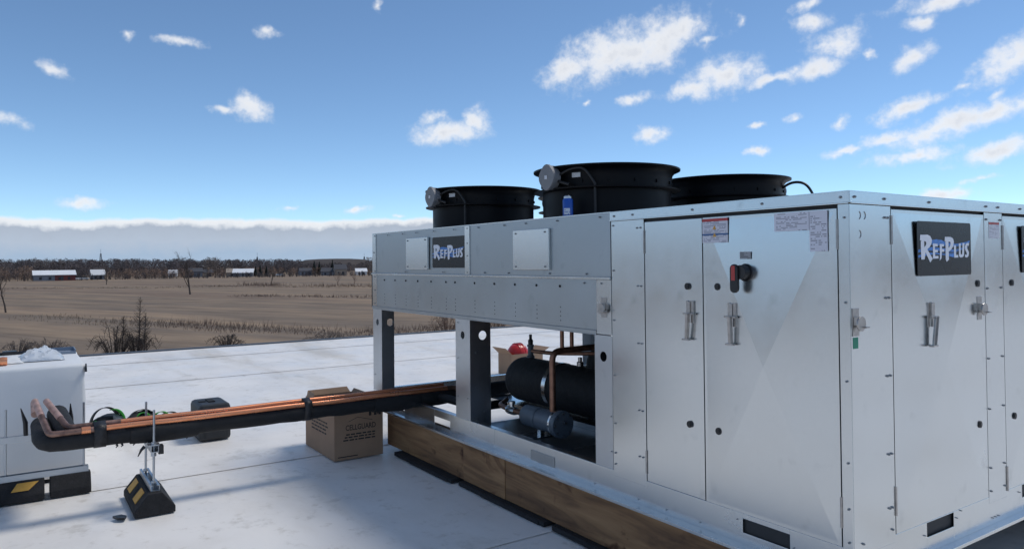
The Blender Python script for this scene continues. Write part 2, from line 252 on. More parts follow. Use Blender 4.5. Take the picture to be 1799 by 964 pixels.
M = dict(
    galv=galv('galvanised_steel'), galv_d=galv('galvanised_steel_dull', (.41, .44, .46), .34), galv_p=galv('galvanised_post', (.56, .59, .62), .34), inner=mat('cabinet_gap_shade', (.03, .032, .035), .7),
    dark=mat('dark_gap', (.012, .012, .014), .8), screw=mat('zinc_screw', (.32, .335, .35), .4, 1), membrane=membrane(), wood=wood(), field=field_mat(),
    rubber=mat('black_rubber', (.013, .013, .015), .8, var=.4, vscale=30, bump=.5, bscale=120), fan=mat('black_painted_steel', (.003, .0035, .005), .45, 0, rvar=.08, vscale=6, spec=.18), insul=mat('black_foam_insulation', (.008, .0085, .010), .72, var=.4, vscale=14, bump=.6, bscale=26),
    tape=mat('black_tape', (.014, .014, .016), .45, bump=.5, bscale=60), copper=mat('copper_tube', (.95, .40, .21), .30, .8, col2=(.85, .31, .15), vscale=9, rvar=.08), copper_old=mat('brazed_copper', (.40, .25, .20), .5, .8, col2=(.14, .085, .07), vscale=16), copper_dull=mat('flux_pale_copper', (.55, .36, .30), .5, .6, var=.25, vscale=20),
    copper_in=mat('dull_copper', (.30, .16, .11), .5, .9, var=.4, vscale=15), card=mat('cardboard', (.33, .215, .14), .85, var=.12, vscale=3, bump=.25, bscale=50), ink=mat('box_print', (.028, .024, .022), .8), cable=mat('cable_black', (.012, .012, .013), .5),
    grey=mat('grey_box_plastic', (.20, .205, .215), .55, var=.1), white=mat('sticker_white', (.62, .63, .66), .5), sign=mat('sign_black', (.008, .010, .013), .28, spec=.35, rvar=.06, vscale=5), signblue=mat('sign_blue', (.05, .19, .52), .4, var=.45, vscale=22, stretch=(1, 1, 4)), signwhite=mat('sign_white', (.72, .74, .80), .45),
    red=mat('handle_red', (.42, .05, .045), .45), blackp=mat('black_plastic', (.012, .012, .014), .38), steel=mat('stainless_latch', (.42, .40, .385), .33, 1, var=.2, vscale=30), green=mat('green_sticker', (.012, .22, .13), .5), drier=mat('filter_drier_paint', (.10, .125, .155), .42, .1, var=.12), strutm=galv('strut_zinc', (.50, .53, .56), .4),
    yellow=mat('yellow_reflector', (.60, .33, .06), .5, var=.12, vscale=30), wrap=mat('white_wrap', (.76, .77, .77), .6, var=.04, vscale=2, bump=.35, bscale=4), plastic=mat('clear_poly_sheet', (.62, .66, .70), .25, spec=.7), tray=mat('tray_grey', (.22, .27, .34), .5), canblue=mat('can_blue', (.01, .085, .42), .3), canmetal=mat('can_metal', (.5, .52, .55), .3, 1),
    case=mat('tool_case_black', (.022, .024, .027), .55, var=.2, vscale=12), casered=mat('tool_case_red', (.30, .03, .02), .5), harn=mat('harness_green', (.05, .36, .045), .65, var=.2), hblack=mat('harness_black', (.012, .013, .013), .7), helmet=mat('helmet_red', (.52, .02, .02), .3), roofwall=mat('building_wall', (.35, .35, .36), .8, var=.1), trim=mat('roof_edge_metal', (.10, .11, .125), .5, .6),
    bark=mat('bare_bark', (.075, .058, .048), .9, var=.25, vscale=3), twig=mat('woodland_twigs', (.125, .105, .105), .95, var=.4, vscale=.06), twig2=mat('brush_red_brown', (.25, .17, .125), .95, var=.3, vscale=.15), twig3=mat('pale_twigs', (.16, .13, .11), .95, var=.3, vscale=.1), conifer=mat('conifer', (.012, .022, .018), .95), straw=mat('dry_grass', (.30, .225, .15), .95, var=.3, vscale=.2),
    barnred=mat('barn_red', (.17, .045, .04), .8, var=.2, vscale=.4), barnroof=mat('sheet_roof_white', (.80, .80, .80), .5, var=.06, vscale=.3), housewhite=mat('white_siding', (.66, .66, .66), .7), housegrey=mat('grey_siding', (.20, .205, .225), .8, var=.15, vscale=.4), roofdark=mat('dark_shingle', (.075, .075, .085), .9), roofblue=mat('grey_blue_roof', (.22, .25, .30), .7), tan=mat('tan_siding', (.36, .29, .23), .8), glassd=mat('house_window', (.03, .035, .045), .1), hill=mat('mound_earth', (.072, .060, .055), .95, var=.25, vscale=.05), tower=mat('tower_steel', (.10, .11, .13), .6, .6),
    coil=mat('coil_fins', (.05, .055, .06), .6, .6), hedge=mat('dark_hedge', (.085, .073, .075), .95, var=.4, vscale=.1),
    warn=print_mat('warning_label', (.60, .60, .66), (.12, .13, .2), 18, 22, [(.86, .97, (.42, .05, .05)), (.30, .37, (.05, .12, .28))], .6), spec=print_mat('spec_label', (.63, .64, .72), (.1, .1, .14), 12, 20, None, .55), spec2=print_mat('spec_label_tall', (.63, .64, .72), (.1, .1, .14), 20, 14, None, .5), caution=print_mat('caution_label', (.60, .60, .65), (.25, .25, .3), 14, 12, [(.84, .97, (.42, .06, .05))], .5), motorlab=print_mat('motor_label', (.60, .60, .60), (.3, .3, .3), 5, 8), canlab=print_mat('can_label', (.75, .77, .82), (.1, .2, .5), 3, 6, None, .9), switchlab=print_mat('switch_plate', (.30, .31, .33), (.03, .03, .035), 4, 5, None, .7))

# ------------------------------------------------------------------ mesh builder
WLOC = {}
class MB:
    def __init__(s): s.v = []; s.f = []; s.uv = None
    def quadface(s, *pts):
        i = len(s.v); s.v += [tuple(p) for p in pts]; s.f.append(tuple(range(i, i + len(pts)))); return s
    def box(s, x0, x1, y0, y1, z0, z1):
        if x0 > x1: x0, x1 = x1, x0
        if y0 > y1: y0, y1 = y1, y0
        if z0 > z1: z0, z1 = z1, z0
        i = len(s.v)
        s.v += [(x0, y0, z0), (x1, y0, z0), (x1, y1, z0), (x0, y1, z0), (x0, y0, z1), (x1, y0, z1), (x1, y1, z1), (x0, y1, z1)]
        s.f += [tuple(i + k for k in q) for q in ((0, 3, 2, 1), (4, 5, 6, 7), (0, 1, 5, 4), (1, 2, 6, 5), (2, 3, 7, 6), (3, 0, 4, 7))]; return s
    def obox(s, c, ax, ay, az):                 # oriented box: centre and three half-axis vectors
        c, ax, ay, az = map(Vector, (c, ax, ay, az)); i = len(s.v)
        for sz in (-1, 1):
            for sx, sy in ((-1, -1), (1, -1), (1, 1), (-1, 1)): s.v.append(tuple(c + ax * sx + ay * sy + az * sz))
        s.f += [tuple(i + k for k in q) for q in ((0, 3, 2, 1), (4, 5, 6, 7), (0, 1, 5, 4), (1, 2, 6, 5), (2, 3, 7, 6), (3, 0, 4, 7))]; return s
    def tube(s, pts, r, n=12, caps=True):
        pts = [Vector(p) for p in pts]; rr = r if isinstance(r, (list, tuple)) else [r] * len(pts)
        t0 = (pts[1] - pts[0]).normalized(); up = Vector((0, 0, 1)) if abs(t0.z) < .9 else Vector((1, 0, 0)); u = t0.cross(up).normalized()
        i0 = len(s.v)
        for k, p in enumerate(pts):
            a = pts[max(0, k - 1)]; b = pts[min(len(pts) - 1, k + 1)]; t = (b - a).normalized()
            u = (u - t * u.dot(t)).normalized(); w = t.cross(u)
            for j in range(n):
                an = 2 * PI * j / n; s.v.append(tuple(p + (u * math.cos(an) + w * math.sin(an)) * rr[k]))
        for k in range(len(pts) - 1):
            for j in range(n):
                a = i0 + k * n + j; b = i0 + k * n + (j + 1) % n; s.f.append((a, b, b + n, a + n))
        if caps:
            s.f.append(tuple(i0 + j for j in range(n))[::-1]); s.f.append(tuple(i0 + (len(pts) - 1) * n + j for j in range(n)))
        return s
    def lathe(s, c, prof, n=48, axis='Z', closed=False):
        i0 = len(s.v); m = len(prof)
        for j in range(n):
            an = 2 * PI * j / n
            for r, h in prof:
                a, b = r * math.cos(an), r * math.sin(an)
                p = (a, b, h) if axis == 'Z' else ((h, a, b) if axis == 'X' else (a, h, -b))
                s.v.append((c[0] + p[0], c[1] + p[1], c[2] + p[2]))
        for j in range(n):
            j2 = (j + 1) % n
            for k in range(m if closed else m - 1):
                k2 = (k + 1) % m; s.f.append((i0 + j * m + k, i0 + j2 * m + k, i0 + j2 * m + k2, i0 + j * m + k2))
        return s
    def prism(s, poly, d):                      # 3-D polygon (list of points) swept by vector d
        d = Vector(d); n = len(poly); i = len(s.v)
        s.v += [tuple(p) for p in poly] + [tuple(Vector(p) + d) for p in poly]
        s.f.append(tuple(range(i, i + n))[::-1]); s.f.append(tuple(range(i + n, i + 2 * n)))
        for k in range(n): s.f.append((i + k, i + (k + 1) % n, i + n + (k + 1) % n, i + n + k))
        return s
    def build(s, name, m, parent=None, smooth=False, bevel=0, recalc=True, auto=None):
        xs = [v[0] for v in s.v]; ys = [v[1] for v in s.v]; zs = [v[2] for v in s.v]
        c = Vector(((min(xs) + max(xs)) / 2, (min(ys) + max(ys)) / 2, min(zs)))
        me = bpy.data.meshes.new(name); me.from_pydata([(v[0] - c.x, v[1] - c.y, v[2] - c.z) for v in s.v], [], s.f)
        if recalc:
            bm = bmesh.new(); bm.from_mesh(me); bmesh.ops.recalc_face_normals(bm, faces=bm.faces); bm.to_mesh(me); bm.free()
        if smooth:
            me.polygons.foreach_set('use_smooth', [True] * len(me.polygons))
            try: me.set_sharp_from_angle(angle=math.radians(auto or 38))
            except Exception: pass
        me.materials.append(M[m] if isinstance(m, str) else m)
        o = bpy.data.objects.new(name, me); COL.objects.link(o); WLOC[o] = c
        if parent is not None: o.parent = parent; o.location = c - WLOC[parent]
        else: o.location = c
        if bevel:
            b = o.modifiers.new('bevel', 'BEVEL'); b.width = bevel; b.segments = 2; b.limit_method = 'ANGLE'
        return o
def empty(name, loc, label=None, cat=None, group=None):
    o = bpy.data.objects.new(name, None); COL.objects.link(o); o.location = loc; o.empty_display_size = .2; WLOC[o] = Vector(loc)
    if label: tag(o, label, cat, group)
    return o
def tag(o, label, cat, group=None):
    o['label'] = label; o['category'] = cat
    if group: o['group'] = group
    return o
def kind(o, k): o['kind'] = k; return o
# coordinates on the two visible faces of the machine: A is the plane y = 0 (looking at -y), B is the plane x = 0 (looking at +x)
def F(fr, a, b, n): return (a, -n, b) if fr == 'A' else (n, a, b)
def fbox(mb, fr, a0, a1, b0, b1, n0, n1):
    p = F(fr, a0, b0, n0); q = F(fr, a1, b1, n1); return mb.box(p[0], q[0], p[1], q[1], p[2], q[2])
def plane_label(fr, a0, a1, b0, b1, n, name, m, parent, th=.001):
    """thin printed label with UVs"""
    mb = MB(); mb.quadface(F(fr, a0, b0, n), F(fr, a1, b0, n), F(fr, a1, b1, n), F(fr, a0, b1, n))
    o = mb.build(name, m, parent, recalc=False); uv = o.data.uv_layers.new(name='UVMap')
    for l, c in zip(uv.data, ((0, 0), (1, 0), (1, 1), (0, 1))): l.uv = c
    return o
def disc(mb, fr, a, b, n0, n1, r, k=10):
    poly = [F(fr, a + r * math.cos(2 * PI * j / k), b + r * math.sin(2 * PI * j / k), n0) for j in range(k)]
    q = Vector(F(fr, a, b, n1)) - Vector(F(fr, a, b, n0)); mb.prism(poly, q)
def screws(fr, pts, parent, n=.0, r=.006):
    mb = MB(); r *= .72
    for a, b in pts:
        disc(mb, fr, a, b, n, n + .004, r * 1.25, 8); disc(mb, fr, a, b, n + .004, n + .008, r * .8, 6)
    return kind(mb.build('screws', 'screw', parent), 'stuff')
def holed_plate(mb, fr, a0, a1, b0, b1, n0, n1, ha, hb, r, k=20):
    """plate with one round hole"""
    outer = []; inner = []
    angs = sorted([2 * PI * j / k - PI + .001 for j in range(k)] + [math.atan2(v - hb, u - ha) for u, v in ((a0, b0), (a1, b0), (a1, b1), (a0, b1))]); k = len(angs)
    for an in angs:
        ca, sa = math.cos(an), math.sin(an)
        ta = ((a1 - ha) / ca if ca > 1e-6 else (a0 - ha) / ca if ca < -1e-6 else 1e9); tb = ((b1 - hb) / sa if sa > 1e-6 else (b0 - hb) / sa if sa < -1e-6 else 1e9)
        t = min(ta, tb); outer.append((ha + ca * t, hb + sa * t)); inner.append((ha + ca * r, hb + sa * r))
    i = len(mb.v)
    for n in (n0, n1):
        for p in outer: mb.v.append(F(fr, p[0], p[1], n))
        for p in inner: mb.v.append(F(fr, p[0], p[1], n))
    for j in range(k):
        q = (j + 1) % k
        mb.f += [(i + j, i + q, i + k + q, i + k + j), (i + 2 * k + j, i + 3 * k + j, i + 3 * k + q, i + 2 * k + q), (i + k + j, i + k + q, i + 3 * k + q, i + 3 * k + j), (i + j, i + 2 * k + j, i + 2 * k + q, i + q)]
    return mb
def bend(pts, r=.05, n=6):
    """round the corners of a polyline"""
    P = [Vector(p) for p in pts]; out = [P[0]]
    for a, b, c in zip(P, P[1:], P[2:]):
        u = (a - b).normalized(); w = (c - b).normalized(); rr = min(r, (a - b).length * .49, (c - b).length * .49)
        for k in range(n + 1):
            t = k / n; out.append((b + u * rr) * (1 - t) ** 2 + b * 2 * t * (1 - t) + (b + w * rr) * t * t)
    return out + [P[-1]]
def dup(root, loc, label=None, group=None):
    r = root.copy(); COL.objects.link(r); r.location = loc; WLOC[r] = Vector(loc)
    if label: r['label'] = label
    if group: r['group'] = group
    for ch in root.children:
        c = ch.copy(); COL.objects.link(c); c.parent = r
        for g in ch.children:
            d = g.copy(); COL.objects.link(d); d.parent = c
    return r

# ================================================================== the setting
FZ = -5.0
kind(MB().quadface((-4500, -4500, FZ), (4500, -4500, FZ), (4500, 4500, FZ), (-4500, 4500, FZ)).build('field', 'field'), 'structure')
RX0, RX1, RY0, RY1 = -13.62, 16.0, -16.0, 34.0
kind(MB().box(RX0, RX1, RY0, RY1, FZ - .2, -.02).build('roof_building', 'roofwall'), 'structure')
roof = kind(MB().box(RX0, RX1, RY0, RY1, -.0195, -.014).build('flat_roof', 'membrane'), 'structure')
# membrane sheets, each lapped over the next one like shingles
x = -1.90 - 2.53 * 4
edges = [RX0] + [-12.02 + 2.53 * k for k in range(12)]; edges = [e for e in edges if e < RX1] + [RX1]
for k in range(len(edges) - 1):
    a, b = edges[k], edges[k + 1]
    mb = MB(); ny = 24; i = 0
    za, zb = -.0075, -.004                       # low side under the neighbour, high lapped edge
    mb.v = [(a - .05 if k else a, RY0, za - .003), (b, RY0, zb), (b + .014, RY0, zb - .0016), (a - .05 if k else a, RY1, za - .003), (b, RY1, zb), (b + .014, RY1, zb - .0016)]
    mb.f = [(0, 1, 4, 3), (1, 2, 5, 4)]
    mb.build('membrane_sheet', 'membrane', roof)
for k in range(17):
    y0 = RY0 + k * 3.0; y1 = min(RY1, y0 + 2.994)
    MB().box(RX0 - .03, RX0 + .10, y0, y1, -.06, .012).build('edge_trim', 'trim', roof)

# ================================================================== the condensing unit
UX0, UD = -4.64, 2.60
U = empty('condensing_unit', (-2.3, 1.3, .32), 'large galvanised steel rooftop condensing unit with four black fans and framed opening', 'condensing unit')
def part(mb, name, m, parent=U, **k): return mb.build(name, m, parent, **k)
def web_with_slots(mb, fr, a0, a1, b0, b1, n0, n1, slots):
    cur = a0
    for s0, s1, c0, c1 in sorted(slots):
        fbox(mb, fr, cur, s0, b0, b1, n0, n1)
        fbox(mb, fr, s0, s1, b0, c0, n0, n1); fbox(mb, fr, s0, s1, c1, b1, n0, n1); cur = s1
    fbox(mb, fr, cur, a1, b0, b1, n0, n1)
ZB, ZT = .325, .463
# front base rail in two lengths: web with lifting slots, bottom flange turned out, top flange turned in
for a0, a1, slots in ((UX0, -2.603, [(-4.27, -4.0, .345, .410), (-3.47, -3.218, .345, .410)]), (-2.600, 0, [(-.532, -.289, .378, .440)])):
    mb = MB(); web_with_slots(mb, 'A', a0, a1, ZB, ZT, -.004, 0, slots)
    fbox(mb, 'A', a0, a1, ZB, ZB + .004, 0, .060); fbox(mb, 'A', a0, a1, ZB - .012, ZB + .004, .060, .064)
    fbox(mb, 'A', a0, min(a1, -1.40), ZT - .004, ZT, -.05, -.004)
    part(mb, 'base_rail', 'galv', bevel=.0015)
mb = MB(); web_with_slots(mb, 'B', .004, UD, ZB, ZT, -.004, 0, [(.554, .79, .396, .458), (1.487, 1.72, .396, .458), (2.2, 2.42, .396, .458)])
fbox(mb, 'B', .0, UD, ZB, ZB + .004, 0, .036); fbox(mb, 'B', .0, UD, ZB - .012, ZB + .004, .036, .040)
part(mb, 'base_rail', 'galv', bevel=.0015)
part(MB().box(UX0, UX0 + .004, .0, UD, ZB, ZT).box(UX0 + .004, UX0 + .05, .004, UD, ZT - .004, ZT), 'base_rail', 'galv')
part(MB().box(UX0, 0, UD, UD + .004, ZB, ZT).box(UX0, -1.4, UD - .05, UD, ZT - .004, ZT), 'base_rail', 'galv')
part(fbox(MB(), 'A', -2.171, -1.923, .352, .415, .0012, .004), 'slot_cover', 'galv_d', bevel=.001)
for y0, y1 in ((.554, .79), (1.487, 1.72), (2.2, 2.42)): part(MB().box(-.06, -.055, y0 - .02, y1 + .02, .38, .462), 'slot_shade', 'dark')  # dark sheets whose colour stands in for shade inside the slots
part(MB().box(-.56, -.26, .05, .055, .36, .46), 'slot_shade', 'dark')  # dark sheet, likewise painted shade for the front slot
screws('A', [(x, .352) for x in (-3.06, -3.04, -3.02, -2.08, -2.06, -2.04, -1.2, -1.0, -.78)] + [(-.56, .43), (-.27, .39), (-1.55, .35), (-2.64, .35), (-3.7, .352)], U, 0, .0035)
screws('B', [(.53, .41), (.81, .43), (1.16, .36), (1.19, .36), (1.22, .36), (1.45, .43), (.85, .455)], U, 0, .0035)
# floor
part(MB().box(-3.02, -1.40, .05, UD - .05, .400, .404), 'floor_pan', 'galv_d')
part(MB().box(-2.02, -1.42, .09, .62, .410, .416), 'floor_plate', 'galv', bevel=.001)
part(MB().box(-3.75, -2.05, .66, 1.10, .440, .446).box(-3.75, -2.05, .66, .664, .405, .44), 'tank_shelf', 'galv')
# posts of the open frame (C-sections with a round hole)
def post(x0, x1, dep, back=False):
    z0, z1, hz = ZT + .001, 1.19, 1.072
    mb = MB(); sgn = 1
    if not back:
        holed_plate(mb, 'A', x0, x1, z0, z1, -.004, 0, (x0 + x1) / 2, hz, .028)
        holed_plate(mb, 'B', .051, dep, .405, z1, x1 - .004, x1, dep / 2 + .02, hz, .033); mb.box(x1 - .004, x1, .004, .051, z0, z1)
        mb.box(x0, x0 + .004, .004, dep, z0, z1); mb.box(x1 - .03, x1 - .004, dep - .004, dep, z0, z1)
    else:
        mb.box(x0, x1, UD - .004, UD, z0, z1).box(x1 - .004, x1, UD - dep, UD - .004, z0, z1).box(x0, x0 + .004, UD - dep, UD - .004, z0, z1)
    return part(mb, 'post', 'galv_p')
p1 = post(UX0, -4.451, .12); p2 = post(-3.125, -2.917, .175); p3 = post(-1.54, -1.394, .12)
post(UX0, -4.42, .14, True); post(-3.1, -2.92, .14, True)
screws('A', [(-4.60, .6), (-3.09, .62), (-2.95, .62), (-3.09, .9), (-3.09, 1.16), (-1.405, .56), (-1.405, .75)], U, 0, .004)
screws('B', [(.05, .7), (.05, .95), (.12, .52)], p2, -2.917, .004)
# coil section: band with rows of holes and a turned lip
bx = MB(); fbox(bx, 'A', UX0, -1.518, 1.215, 1.500, -.004, .004); fbox(bx, 'A', UX0, -1.518, 1.188, 1.192, -.05, .010); fbox(bx, 'A', UX0, -1.518, 1.192, 1.2145, .004, .010)
part(bx, 'coil_panel', 'galv_d', bevel=.0012)
part(fbox(MB(), 'A', UX0 - .004, -1.394, 1.500, 1.514, -.002, .016), 'drip_edge', 'galv', bevel=.002)
part(fbox(MB(), 'A', UX0 + .004, UX0 + .10, 1.217, 1.498, .0045, .0065), 'corner_strip', 'galv')
part(fbox(MB(), 'A', UX0 - .035, UX0 - .004, 1.205, 1.50, -.05, -.002), 'coil_end', 'fan')
part(fbox(MB(), 'A', -1.515, -1.392, 1.195, 1.4985, -.004, .006), 'end_panel', 'galv', bevel=.0012)
pts = []
holes = MB()
for k, cx in enumerate((-4.38, -4.16, -3.95, -3.73, -3.50, -3.26, -3.12, -2.84, -2.58, -2.33, -2.09, -1.85)):
    disc(holes, 'A', cx, 1.455, .004, .0075, .008, 8)
    for z in (1.33, 1.303, 1.277, 1.25): disc(holes, 'A', cx + .004, z, .004, .0052, .0038, 6)
kind(part(holes, 'panel_holes', 'dark'), 'stuff')
def lug(fr, a, b, parent, n=.006):
    mb = MB(); fbox(mb, fr, a - .022, a + .022, b - .055, b + .055, n, n + .004)
    fbox(mb, fr, a - .018, a + .018, b - .012, b + .022, n + .004, n + .022)
    poly = [F(fr, a + .03 * math.cos(t), b - .005 + .03 * math.sin(t), n + .022) for t in [2 * PI * j / 14 for j in range(14)]]
    mb.prism(poly, Vector(F(fr, 0, 0, .006)) - Vector(F(fr, 0, 0, 0)))
    fbox(mb, fr, a + .012, a + .036, b - .022, b - .016, n + .01, n + .04)
    return part(mb, 'catch_keeper', 'steel', parent, bevel=.001)
lug('A', -1.449, 1.346, U)
# upper fascia
part(fbox(MB(), 'A', UX0, -2.972, 1.5145, 1.867, -.003, 0), 'fascia_panel', 'galv_d', bevel=.0012)
part(fbox(MB(), 'A', -2.966, -1.396, 1.5145, 1.867, -.003, .003), 'fascia_panel', 'galv_d', bevel=.0012)
part(fbox(MB(), 'A', -2.966, -2.90, 1.516, 1.865, .0035, .0095), 'joint_strip', 'galv', bevel=.001)
part(fbox(MB(), 'A', UX0 + .002, UX0 + .075, 1.516, 1.865, .0005, .006), 'corner_strip', 'galv', bevel=.001)
part(fbox(MB(), 'A', UX0, -1.396, 1.867, 1.873, -.05, .004), 'top_flange', 'galv', bevel=.001)
screws('A', [(x, 1.848) for x in (-4.58, -4.3, -4.0, -3.75, -3.45, -3.13, -2.93, -2.78, -2.45, -2.2, -1.87, -1.48)] + [(-4.58, 1.53), (-3.95, 1.53), (-3.3, 1.53), (-2.93, 1.53), (-2.7, 1.53), (-2.4, 1.53), (-1.95, 1.53), (-1.6, 1.53), (-4.6, 1.7), (-2.93, 1.65), (-2.93, 1.74), (-1.47, 1.478), (-1.62, 1.478), (-4.58, 1.48), (-4.58, 1.36), (-4.58, 1.24)], U, .006, .006)
for a0, a1, s in ((-3.91, -3.529, 'small'), (-2.325, -1.938, 'large')):
    q = part(fbox(MB(), 'A', a0, a1, 1.552, 1.806, .0035, .022), 'access_plate', 'galv', bevel=.003)
    screws('A', [(a0 + .035, 1.785), (a1 - .035, 1.785), (a0 + .035, 1.572), (a1 - .035, 1.572)], q, .022, .006)
# other sides and the deck under the fans
part(MB().box(UX0, UX0 + .004, .0, UD, 1.19, 1.867), 'side_panel', 'galv_d')
part(MB().box(UX0, -1.4, UD - .004, UD, 1.19, 1.867), 'side_panel', 'galv_d')
part(MB().box(UX0 + .005, -1.397, .005, UD - .006, 1.845, 1.85), 'top_deck', 'galv_d')
part(MB().box(UX0 + .02, -1.41, .03, UD - .03, 1.20, 1.26), 'coil', 'coil')
# ---- cabinet
part(MB().box(-1.392, -.013, .013, UD - .01, .33, 1.845), 'cabinet_core', 'inner')  # solid dark core: its colour puts the shade into the door gaps
def panel(fr, a0, a1, b0, b1, n0=-.006, n1=0.0, name='side_panel', m='galv', **k): return part(fbox(MB(), fr, a0, a1, b0, b1, n0, n1), name, m, bevel=.0015, **k)
pl = panel('A', -1.390, -1.1375, ZT - .03, 1.819, -.006, .002)
screws('A', [(-1.372, z) for z in (1.795, 1.55, 1.28, .98, .72, .56, .5)] + [(x, z) for z in (1.775, 1.47, 1.17, .82, .58) for x in (-1.185, -1.16)], pl, .002, .0055)
def door(fr, a0, a1, b0, b1, cross=0.0, th=.018, name='door'):
    """sheet steel door; cross-broken skins have four shallow facets"""
    mb = MB(); n0, n1 = -.012, .0005
    if cross:
        fbox(mb, fr, a0, a1, b0, b1, n0, n1)
        mb.f = [f for k, f in enumerate(mb.f)]
        # replace the outer face by four facets meeting at a raised centre
        key = (lambda p: abs(p[1] + n1) < 1e-6) if fr == 'A' else (lambda p: abs(p[0] - n1) < 1e-6)
        mb.f = [f for f in mb.f if not all(key(mb.v[i]) for i in f)]
        e = .014; o = [(a0, b0), (a1, b0), (a1, b1), (a0, b1)]; ii = [(a0 + e, b0 + e), (a1 - e, b0 + e), (a1 - e, b1 - e), (a0 + e, b1 - e)]
        i = len(mb.v); mb.v += [F(fr, *p, n1) for p in o] + [F(fr, *p, n1) for p in ii] + [F(fr, (a0 + a1) / 2, (b0 + b1) / 2, n1 + cross)]
        for k in range(4):
            q = (k + 1) % 4; mb.f += [(i + k, i + q, i + 4 + q, i + 4 + k), (i + 4 + k, i + 4 + q, i + 8)]
        bm_ = part(mb, name, 'galv', recalc=False)
        bm = bmesh.new(); bm.from_mesh(bm_.data); bmesh.ops.remove_doubles(bm, verts=bm.verts, dist=1e-6); bmesh.ops.recalc_face_normals(bm, faces=bm.faces); bm.to_mesh(bm_.data); bm.free()
        return bm_
    fbox(mb, fr, a0, a1, b0, b1, n0, n1); return part(mb, name, 'galv', bevel=.002)
d2 = door('A', -1.1325, -.7475, ZT + .001, 1.803)
d1 = door('A', -.7405, -.0515, ZT + .001, 1.803, .019)
panel('A', -.046, -.0005, ZT - .03, 1.819, -.006, .002, 'corner_post')
screws('A', [(-.018, z) for z in (1.765, 1.43, 1.12, .80, .62, .49)], U, .002, .0055)
pc = panel('B', .0025, .3005, ZT - .03, 1.819, -.006, .0015)
screws('B', [(y, z) for z in (1.77, 1.44, 1.12, .80, .58) for y in (.255, .277)] + [(.06, .478), (.275, .49)], pc, .0015, .006)
ko = MB()
for a, b in ((.065, 1.775), (.10, 1.775), (.066, 1.70)):
    for s in (-1, 1):
        arc = [F('B', a + .014 * math.cos(t), b + .016 * math.sin(t), .0025) for t in [(-1.2 + 2.4 * j / 8) + (0 if s > 0 else PI) for j in range(9)]]
        if s > 0: part(MB().tube(arc, .0016, 5), 'knockout_ring', 'screw', pc)
d3 = door('B', .3065, 1.1255, ZT + .001, 1.806, .016)
pm = panel('B', 1.1305, 1.3165, ZT - .03, 1.819, -.006, .0015)
screws('B', [(y, z) for z in (1.785, 1.455, 1.12, .88, .60, .49) for y in (1.147, 1.295)], pm, .0015, .006)
d4 = door('B', 1.3215, 2.14, ZT + .001, 1.806, .016)
panel('B', 2.145, UD, ZT - .03, 1.819, -.006, .0015)
part(MB().box(-1.39, 0, UD - .004, UD, ZT, 1.819), 'side_panel', 'galv')
# cap with a turned lower lip
mb = MB()
fbox(mb, 'A', -1.3955, .006, 1.822, 1.8685, .003, .0065); fbox(mb, 'A', -1.3955, .004, 1.8195, 1.8255, .0066, .0115)
part(mb, 'cap_trim', 'galv', bevel=.0012)
mb = MB(); fbox(mb, 'B', -.0066, UD, 1.822, 1.8685, .0066, .0095); fbox(mb, 'B', -.004, UD, 1.8195, 1.8255, .0096, .0145)
part(mb, 'cap_trim', 'galv', bevel=.0012)
part(MB().box(-1.3955, .0065, -.0065, UD, 1.866, 1.871), 'cabinet_roof', 'galv')
screws('A', [(x, 1.846) for x in (-1.36, -1.215, -.80, -.40, -.03)], U, .0065, .0065)
screws('B', [(y, 1.846) for y in (.025, .24, .60, 1.13, 1.255, 1.5)], U, .0095, .0065)
# hinges in the gaps
for fr, a, zs in (('A', -.0488, (1.70, .60)), ('B', .3035, (1.72, .60)), ('A', -1.135, (1.70, .56)), ('B', 1.319, (1.70, .52))):
    for z in zs:
        p0 = F(fr, a, z - .06, .004); p1_ = F(fr, a, z + .06, .004)
        part(MB().tube([p0, p1_], .0045, 8), 'hinge', 'steel')
# port plugs, latches, labels
def plug(fr, a, b, parent): 
    mb = MB(); disc(mb, fr, a, b, -.004, .0085, .0165, 18); disc(mb, fr, a, b, .0085, .011, .010, 14); return part(mb, 'port_plug', 'blackp', parent)
for fr, a, b, d in (('A', -.838, 1.476, d2), ('A', -.653, 1.478, d1), ('A', -.835, .809, d2), ('A', -.658, .808, d1), ('B', 1.047, 1.481, d3), ('B', 1.043, .82, d3), ('B', 1.406, 1.476, d4), ('B', 1.408, .815, d4)): plug(fr, a, b, d)
def latch(fr, a, b, parent, lean=0.0, n=.001):
    mb = MB()
    fbox(mb, fr, a - .024, a - .010, b - .045, b + .062, n, n + .005); fbox(mb, fr, a + .008, a + .026, b - .045, b + .062, n, n + .009)
    fbox(mb, fr, a - .010, a + .008, b - .002, b + .058, n, n + .014)
    fbox(mb, fr, a - .03, a + .032, b - .006, b + .004, n + .014, n + .024)
    c0 = Vector(F(fr, a, b, n + .026)); c1 = Vector(F(fr, a - lean, b - .125, n + .020)); dx = Vector(F(fr, 1, 0, 0)) - Vector(F(fr, 0, 0, 0)); dn = Vector(F(fr, 0, 0, 1)) - Vector(F(fr, 0, 0, 0))
    mb.obox((c0 + c1) / 2, dx * .0075, (c0 - c1) / 2, dn * .004)
    mb.obox((c0 + c1) / 2 + dx * .009, dx * .002, (c0 - c1) / 2, dn * .010)
    mb.obox(c1, dx * .021, Vector((0, 0, .004)), dn * .010)
    return part(mb, 'latch', 'steel', parent, bevel=.001)
latch('A', -.824, 1.345, d2, .012); latch('A', -.566, 1.345, d1, .0, .0085); latch('B', .592, 1.348, d3, .012, .009); latch('B', 1.86, 1.348, d4, .012, .009)
lug('B', 1.06, 1.365, d3, .002); lug('B', .03, 1.352, pc, .0016)
plane_label('A', -.738, -.588, 1.683, 1.799, .0068, 'warning_label', M['warn'], d1)
